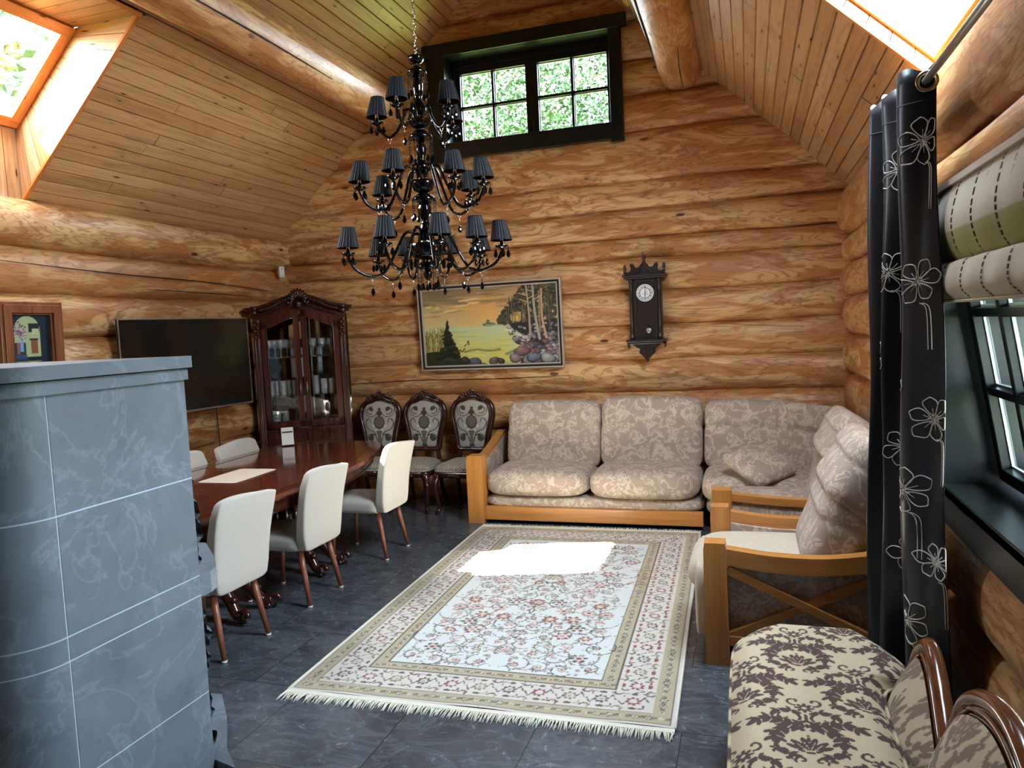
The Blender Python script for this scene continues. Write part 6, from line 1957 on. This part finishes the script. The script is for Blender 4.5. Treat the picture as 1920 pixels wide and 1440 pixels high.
# embroidery: petal outlines stitched on the cloth
cl = [0.0]
for i in range(1, len(tc)):
    cl.append(cl[-1] + (Vector(tc[i]) - Vector(tc[i - 1])).length)
CW = cl[-1]
def stitch(mb, pts, w=0.0022):
    out = []
    for sx_, z in pts:
        u = min(0.999, max(0.001, sx_ / CW))
        p = cur_pt(u, z); t = cur_pt(min(1, u + 0.004), z) - cur_pt(max(0, u - 0.004), z)
        nrm = Vector((t.y, -t.x, 0)); nrm.normalize()
        if nrm.y > 0:
            nrm = -nrm
        out.append(p + nrm * 0.0025)
    mb.tube(out, w, 5)
def petal_flower(mb, sx_, z, R, rot, n=6, stem=0.2):
    for k in range(n):
        a = rot + 2 * pi * k / n + 0.12 * sin(k * 2.1); l = R * (0.85 + 0.25 * ((k * 7) % 3) / 2); w = R * 0.30
        f = lambda r, o: (sx_ + cos(a) * r - sin(a) * o, z + sin(a) * r + cos(a) * o)
        stitch(mb, catmull([f(R * 0.12, 0.0), f(l * 0.4, w * 0.7), f(l * 0.75, w), f(l, w * 0.25), f(l * 0.97, -w * 0.2), f(l * 0.78, -w * 0.95), f(l * 0.4, -w * 0.6), f(R * 0.12, 0.0)], 4))
        stitch(mb, [f(R * 0.12, 0), f(l * 0.5, 0.04 * R)], 0.0014)
    for k in range(9):
        a = k * 0.7; stitch(mb, [(sx_, z), (sx_ + 0.24 * R * cos(a), z + 0.24 * R * sin(a))], 0.0016)
    if stem:
        for o in (0, 0.012):
            stitch(mb, catmull([(sx_ - 0.02 + o, z - R * 0.9), (sx_ - 0.045 + o, z - R * 1.2), (sx_ - 0.045 + o, z - R * 1.0 - stem)], 5), 0.0018)
for sx_, z, R, rot in ((0.085, 2.30, 0.085, 0.3), (0.10, 1.80, 0.088, 0.9), (0.06, 1.30, 0.080, 0.25), (0.155, 1.02, 0.088, 0.5), (0.05, 0.78, 0.078, 1.2), (0.16, 0.52, 0.088, 0.2), (0.25, 2.15, 0.08, 0.5), (0.30, 1.55, 0.085, 0.8), (0.22, 1.42, 0.08, 0.1), (0.42, 2.25, 0.08, 0.4), (0.45, 1.85, 0.08, 0.2), (0.40, 1.15, 0.085, 0.7), (0.55, 1.5, 0.085, 0.3), (0.36, 0.72, 0.085, 1.0), (0.60, 0.85, 0.085, 0.5), (0.56, 2.02, 0.08, 0.2)):
    b = MB(); petal_flower(b, sx_, z, R, rot, 6, 0.16); b.build('embroidered_flower', M['silver_thread'], cur)

# roman blind
bl = thing('roman_blind', 'beige roman blind with dark double stitch stripes and green daylight painted in as an olive band over the side window', 'blind', (0, 0, 0))
BY0, BY1 = 1.82, 3.45
prof = catmull([(0.702, 2.155), (0.698, 2.13), (0.685, 2.10), (0.668, 2.02), (0.668, 1.96), (0.684, 1.90), (0.702, 1.868), (0.698, 1.862), (0.676, 1.85), (0.664, 1.80), (0.668, 1.76), (0.69, 1.735), (0.70, 1.722)], 7)
prof = [(x + 0.006, z) for x, z in prof]
nP = len(prof) - 1
b = MB()
NY = 420
b.grid(lambda u, v: (prof[int(round(v * nP))][0] + 0.004 * sin(u * 40 + v * 6) * v, BY1 + (BY0 - BY1) * u, prof[int(round(v * nP))][1] + 0.003 * sin(u * 23) * (v > 0.95)), NY, nP, 0, True)
P_ = np.array(b.v)
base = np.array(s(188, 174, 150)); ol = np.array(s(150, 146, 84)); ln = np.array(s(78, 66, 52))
cc = np.tile(base, (len(P_), 1))
zz = P_[:, 2]; vv = np.tile(np.arange(nP + 1) / nP, NY + 1)
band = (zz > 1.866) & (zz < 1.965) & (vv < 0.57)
cc[band] = ol  # outdoor green shining through the cloth, painted into its colour as a band
cc *= (1 + 0.06 * (nrs.rand(len(cc), 1) - 0.5))
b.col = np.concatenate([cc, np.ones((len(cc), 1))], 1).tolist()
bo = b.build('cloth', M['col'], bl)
so = bo.modifiers.new('thick', 'SOLIDIFY'); so.thickness = 0.002
b = MB()
y = BY1 - 0.06; k = 0
fine = [(prof[int(q)][0] + (prof[int(q) + 1][0] - prof[int(q)][0]) * (q % 1), prof[int(q)][1] + (prof[int(q) + 1][1] - prof[int(q)][1]) * (q % 1)) for q in [nP * i / 90 for i in range(90)]]
while y > BY0 + 0.05:
    for o in (0, 0.010):
        yy = y - o
        for i in range(0, 87, 3):
            x1, z1 = fine[i]; x2, z2 = fine[i + 2]
            b.bar((x1 - 0.002, yy + 0.004 * sin(i * 0.1 + k), z1), (x2 - 0.002, yy + 0.004 * sin(i * 0.1 + 0.2 + k), z2), 0.0026, 0.0015, (1, 0, 0))
    y -= 0.118; k += 1
bst = b.build('stitch_stripe', M['frame_black'], bl)
bst['kind'] = 'stuff'
b = MB(); b.box((0.697, (BY0 + BY1) / 2, 2.14), (0.020, BY1 - BY0, 0.022)); b.build('head_rail', M['runner'], bl)
b = MB(); b.tube([(0.70, BY1, 1.722), (0.70, BY0, 1.722)], 0.006, 6); b.build('hem_bar', M['runner'], bl)
# ------------------------------------------------------------------ three-tier black glass chandelier
CX, CY = -1.955, 4.42
chd = thing('chandelier', 'large three-tier black glass chandelier with pleated black shades hanging from the ridge', 'chandelier', (CX, CY, 0))
b = MB()
z = 3.435; k = 0
zt = roof_z(CX) - 0.01
while z < zt - 0.02:
    d = (1, 0) if k % 2 else (0, 1)
    pts = []
    for i in range(16):
        a = 2 * pi * i / 16
        u = 0.0095 * cos(a); w = 0.021 * sin(a)
        pts.append((d[0] * u, d[1] * u, z + 0.021 + w))
    b.tube(pts, 0.0028, 5, True)
    z += 0.034; k += 1
b.build('chain', M['chrome'], chd)
b = MB(); b.lathe([(0.05, zt - 0.03), (0.055, zt), (0.02, zt + 0.02)], (0, 0, 0), 16); b.lathe([(0.0, zt - 0.06), (0.05, zt - 0.03)], (0, 0, 0), 16); b.build('ceiling_rose', M['chrome'], chd)
def col_part(name, prof, mat='jet', lobes=0, amp=0.0):
    b = MB(); b.lathe(prof, (0, 0, 0), 24, 0, True, lobes, amp); return b.build(name, M[mat], chd)
col_part('top_cup', [(0.0, 3.385), (0.02, 3.388), (0.045, 3.41), (0.052, 3.432), (0.048, 3.434), (0.012, 3.405), (0.0, 3.40)], 'jet', 8, 0.06)
col_part('rod', [(0.007, 2.0), (0.007, 3.43)], 'chrome')
col_part('dome', [(0.0, 3.375), (0.03, 3.37), (0.055, 3.35), (0.064, 3.325), (0.058, 3.325), (0.0, 3.345)])
col_part('column', [(0.014, 3.345), (0.03, 3.31), (0.034, 3.25), (0.026, 3.19), (0.018, 3.165), (0.03, 3.15), (0.046, 3.12), (0.044, 3.09), (0.02, 3.075)])
col_part('hub', [(0.018, 3.078), (0.024, 3.07), (0.02, 3.05), (0.034, 3.04), (0.034, 3.03)], 'chrome')
col_part('bowl', [(0.0, 2.985), (0.025, 2.987), (0.055, 3.0), (0.074, 3.03), (0.078, 3.04), (0.06, 3.035), (0.0, 3.03)], 'jet', 12, 0.03)
col_part('dome', [(0.0, 2.982), (0.04, 2.975), (0.07, 2.95), (0.08, 2.925), (0.074, 2.924), (0.0, 2.95)])
col_part('column', [(0.016, 2.955), (0.026, 2.93), (0.022, 2.9), (0.036, 2.87), (0.03, 2.83), (0.02, 2.80), (0.034, 2.77), (0.042, 2.745), (0.028, 2.72), (0.02, 2.71)], 'jet', 10, 0.05)
col_part('hub', [(0.02, 2.715), (0.026, 2.70), (0.03, 2.68), (0.04, 2.665)], 'chrome')
col_part('bowl', [(0.0, 2.585), (0.03, 2.588), (0.06, 2.605), (0.074, 2.64), (0.078, 2.665), (0.0, 2.66)], 'jet', 12, 0.03)
col_part('dome', [(0.0, 2.588), (0.04, 2.582), (0.07, 2.56), (0.08, 2.535), (0.074, 2.534), (0.0, 2.56)])
col_part('column', [(0.016, 2.56), (0.03, 2.53), (0.045, 2.49), (0.038, 2.45), (0.02, 2.42), (0.028, 2.395), (0.042, 2.36), (0.04, 2.33), (0.025, 2.29), (0.03, 2.275)], 'jet', 8, 0.06)
col_part('hub', [(0.03, 2.295), (0.038, 2.285), (0.042, 2.265)], 'chrome')
col_part('bowl', [(0.0, 2.165), (0.05, 2.168), (0.09, 2.185), (0.108, 2.22), (0.116, 2.262), (0.11, 2.268), (0.0, 2.255)], 'jet', 16, 0.035)
col_part('dome', [(0.0, 2.155), (0.045, 2.148), (0.066, 2.13), (0.074, 2.108), (0.068, 2.107), (0.0, 2.13)])
col_part('finial', [(0.02, 2.14), (0.024, 2.12), (0.018, 2.10), (0.03, 2.08), (0.026, 2.055), (0.008, 2.035), (0.0, 2.02)])
def drop_mesh():
    b = MB()
    b.tube([(0, 0, 0), (0, 0, -0.018)], 0.0012, 4)
    b.lathe([(0.0, -0.075), (0.007, -0.072), (0.0135, -0.058), (0.0125, -0.046), (0.006, -0.03), (0.0, -0.022)], (0, 0, 0), 8, 0, False)
    b.lathe([(0.0, -0.020), (0.0045, -0.0165), (0.0, -0.011)], (0, 0, 0), 6, 0, False)
    return b
# bead strings round the domes
def strings(zr, r, n, length, drops=True):
    for k in range(n):
        a = 2 * pi * k / n + 0.2
        b = MB()
        x, y = r * cos(a), r * sin(a)
        m = int(length / 0.014)
        for i in range(m):
            b.ball((x, y, zr - 0.008 - i * 0.014), 0.0052, 5)
        zl = zr - 0.008 - m * 0.014
        b.lathe([(0.0, zl - 0.045), (0.008, zl - 0.042), (0.0135, zl - 0.028), (0.011, zl - 0.014), (0.0, zl + 0.004)], (x, y, 0), 8, 0, False)
        b.build('bead_string', M['jet'], chd)
strings(3.325, 0.06, 6, 0.10)
strings(2.925, 0.075, 8, 0.10)
strings(2.535, 0.075, 8, 0.08)
strings(2.262, 0.108, 12, 0.085)
strings(2.108, 0.068, 10, 0.085)
# arms: S-curve, drip pan, candle, shade, crystal drops
proto_arm = {}
def build_arm(R, z_hub, z_arch, z_low, z_cup, tilt):
    a = MB()
    pts = catmull([(0.028, 0, z_hub), (0.045, 0, z_arch - 0.012), (R * 0.20 + 0.03, 0, z_arch), (R * 0.40, 0, z_arch - (z_arch - z_low) * 0.42), (R * 0.55, 0, z_low + 0.03), (R * 0.72, 0, z_low), (R * 0.90, 0, z_low + 0.035), (R * 0.99, 0, z_low + 0.10), (R, 0, z_cup)], 6)
    a.tube(pts, 0.0095, 8)
    # rope twist on the glass arm
    tw = []
    for i, p in enumerate(pts):
        t = Vector(pts[min(i + 1, len(pts) - 1)]) - Vector(pts[max(i - 1, 0)]); t.normalize()
        nn = Vector((0, 1, 0)); bb = t.cross(nn)
        tw.append(Vector(p) + nn * 0.0085 * cos(i * 1.1) + bb * 0.0085 * sin(i * 1.1))
    a.tube(tw, 0.0028, 5)
    ao = a.build('arm', M['jet'], chd)
    c = MB(); c.lathe([(0.0, z_cup - 0.012), (0.012, z_cup - 0.008), (0.034, z_cup + 0.004), (0.042, z_cup + 0.014), (0.038, z_cup + 0.014), (0.012, z_cup + 0.006), (0.0, z_cup + 0.006)], (R, 0, 0), 16, 0, True, 8, 0.07); c.build('drip_pan', M['jet'], ao)
    c = MB(); c.lathe([(0.011, z_cup + 0.006), (0.011, z_cup + 0.075), (0.013, z_cup + 0.078), (0.013, z_cup + 0.09)], (R, 0, 0), 10); c.build('candle_tube', M['chrome'], ao)
    sh = MB()
    n = 48; zb, zt_ = z_cup + 0.045, z_cup + 0.165
    vs = []
    for (r, z) in ((0.066, zb), (0.041, zt_)):
        for j in range(n):
            aa = 2 * pi * j / n
            rr = r * (1 + (0.03 if j % 2 else -0.02))
            dx = tilt * (z - zb)
            vs.append((R + rr * cos(aa) + dx, rr * sin(aa), z))
    sh.add(vs, [(j, (j + 1) % n, n + (j + 1) % n, n + j) for j in range(n)], 0, False)
    for r, z in ((0.0665, zb), (0.0415, zt_)):
        sh.tube([(R + r * cos(2 * pi * j / 24) + tilt * (z - zb), r * sin(2 * pi * j / 24), z) for j in range(24)], 0.0022, 5, True)
    sh.tube([(R - 0.040 + tilt * 0.12, 0, zt_ - 0.004), (R + 0.040 + tilt * 0.12, 0, zt_ - 0.004)], 0.0015, 4)
    sh.build('lamp_shade', M['shade'], ao)
    for k in range(4):
        aa = 2 * pi * k / 4 + 0.5
        d = drop_mesh()
        d.build('crystal_drop', M['jet'], ao, loc=(R + 0.040 * cos(aa), 0.040 * sin(aa), z_cup + 0.012))
    h = MB()
    h.tube([(R * 0.72 + 0.011 * cos(t), 0.0, z_low - 0.012 + 0.012 * sin(t)) for t in [2 * pi * i / 14 for i in range(14)]], 0.0022, 5, True)
    h.tube([(R * 0.72, 0, z_low - 0.023), (R * 0.72, 0, z_low - 0.05)], 0.002, 4)
    h.build('hook', M['chrome'], ao)
    d = drop_mesh(); d.build('crystal_drop', M['jet'], ao, loc=(R * 0.72, 0, z_low - 0.048))
    return ao
def arm_copies(angles, *args):
    first = None
    for k, (deg, dz) in enumerate(angles):
        if first is None:
            o = first = build_arm(*args)
        else:
            o = first.copy(); COL.objects.link(o); o.parent = chd
            for g in list(first.children):
                d = g.copy(); COL.objects.link(d); d.parent = o
        o.rotation_euler = (0, 0, radians(deg) + cam_yaw_off); o.location = (0, 0, dz)
cam_yaw_off = radians(24)      # angles below are read across the line of sight
arm_copies([(243, 0.01), (162, 0), (310, 0), (40, -0.01)], 0.285, 3.045, 3.115, 2.955, 3.045, -0.10)
arm_copies([(196, 0.0), (133, -0.01), (245, 0.01), (298, 0.0), (338, 0), (38, 0)], 0.405, 2.675, 2.745, 2.475, 2.60, -0.12)
arm_copies([(198, -0.01), (131, -0.01), (242, 0.01), (279, 0.01), (306, 0.0), (337, 0), (42, 0), (106, 0), (72, 0)], 0.505, 2.275, 2.345, 2.075, 2.205, -0.08)
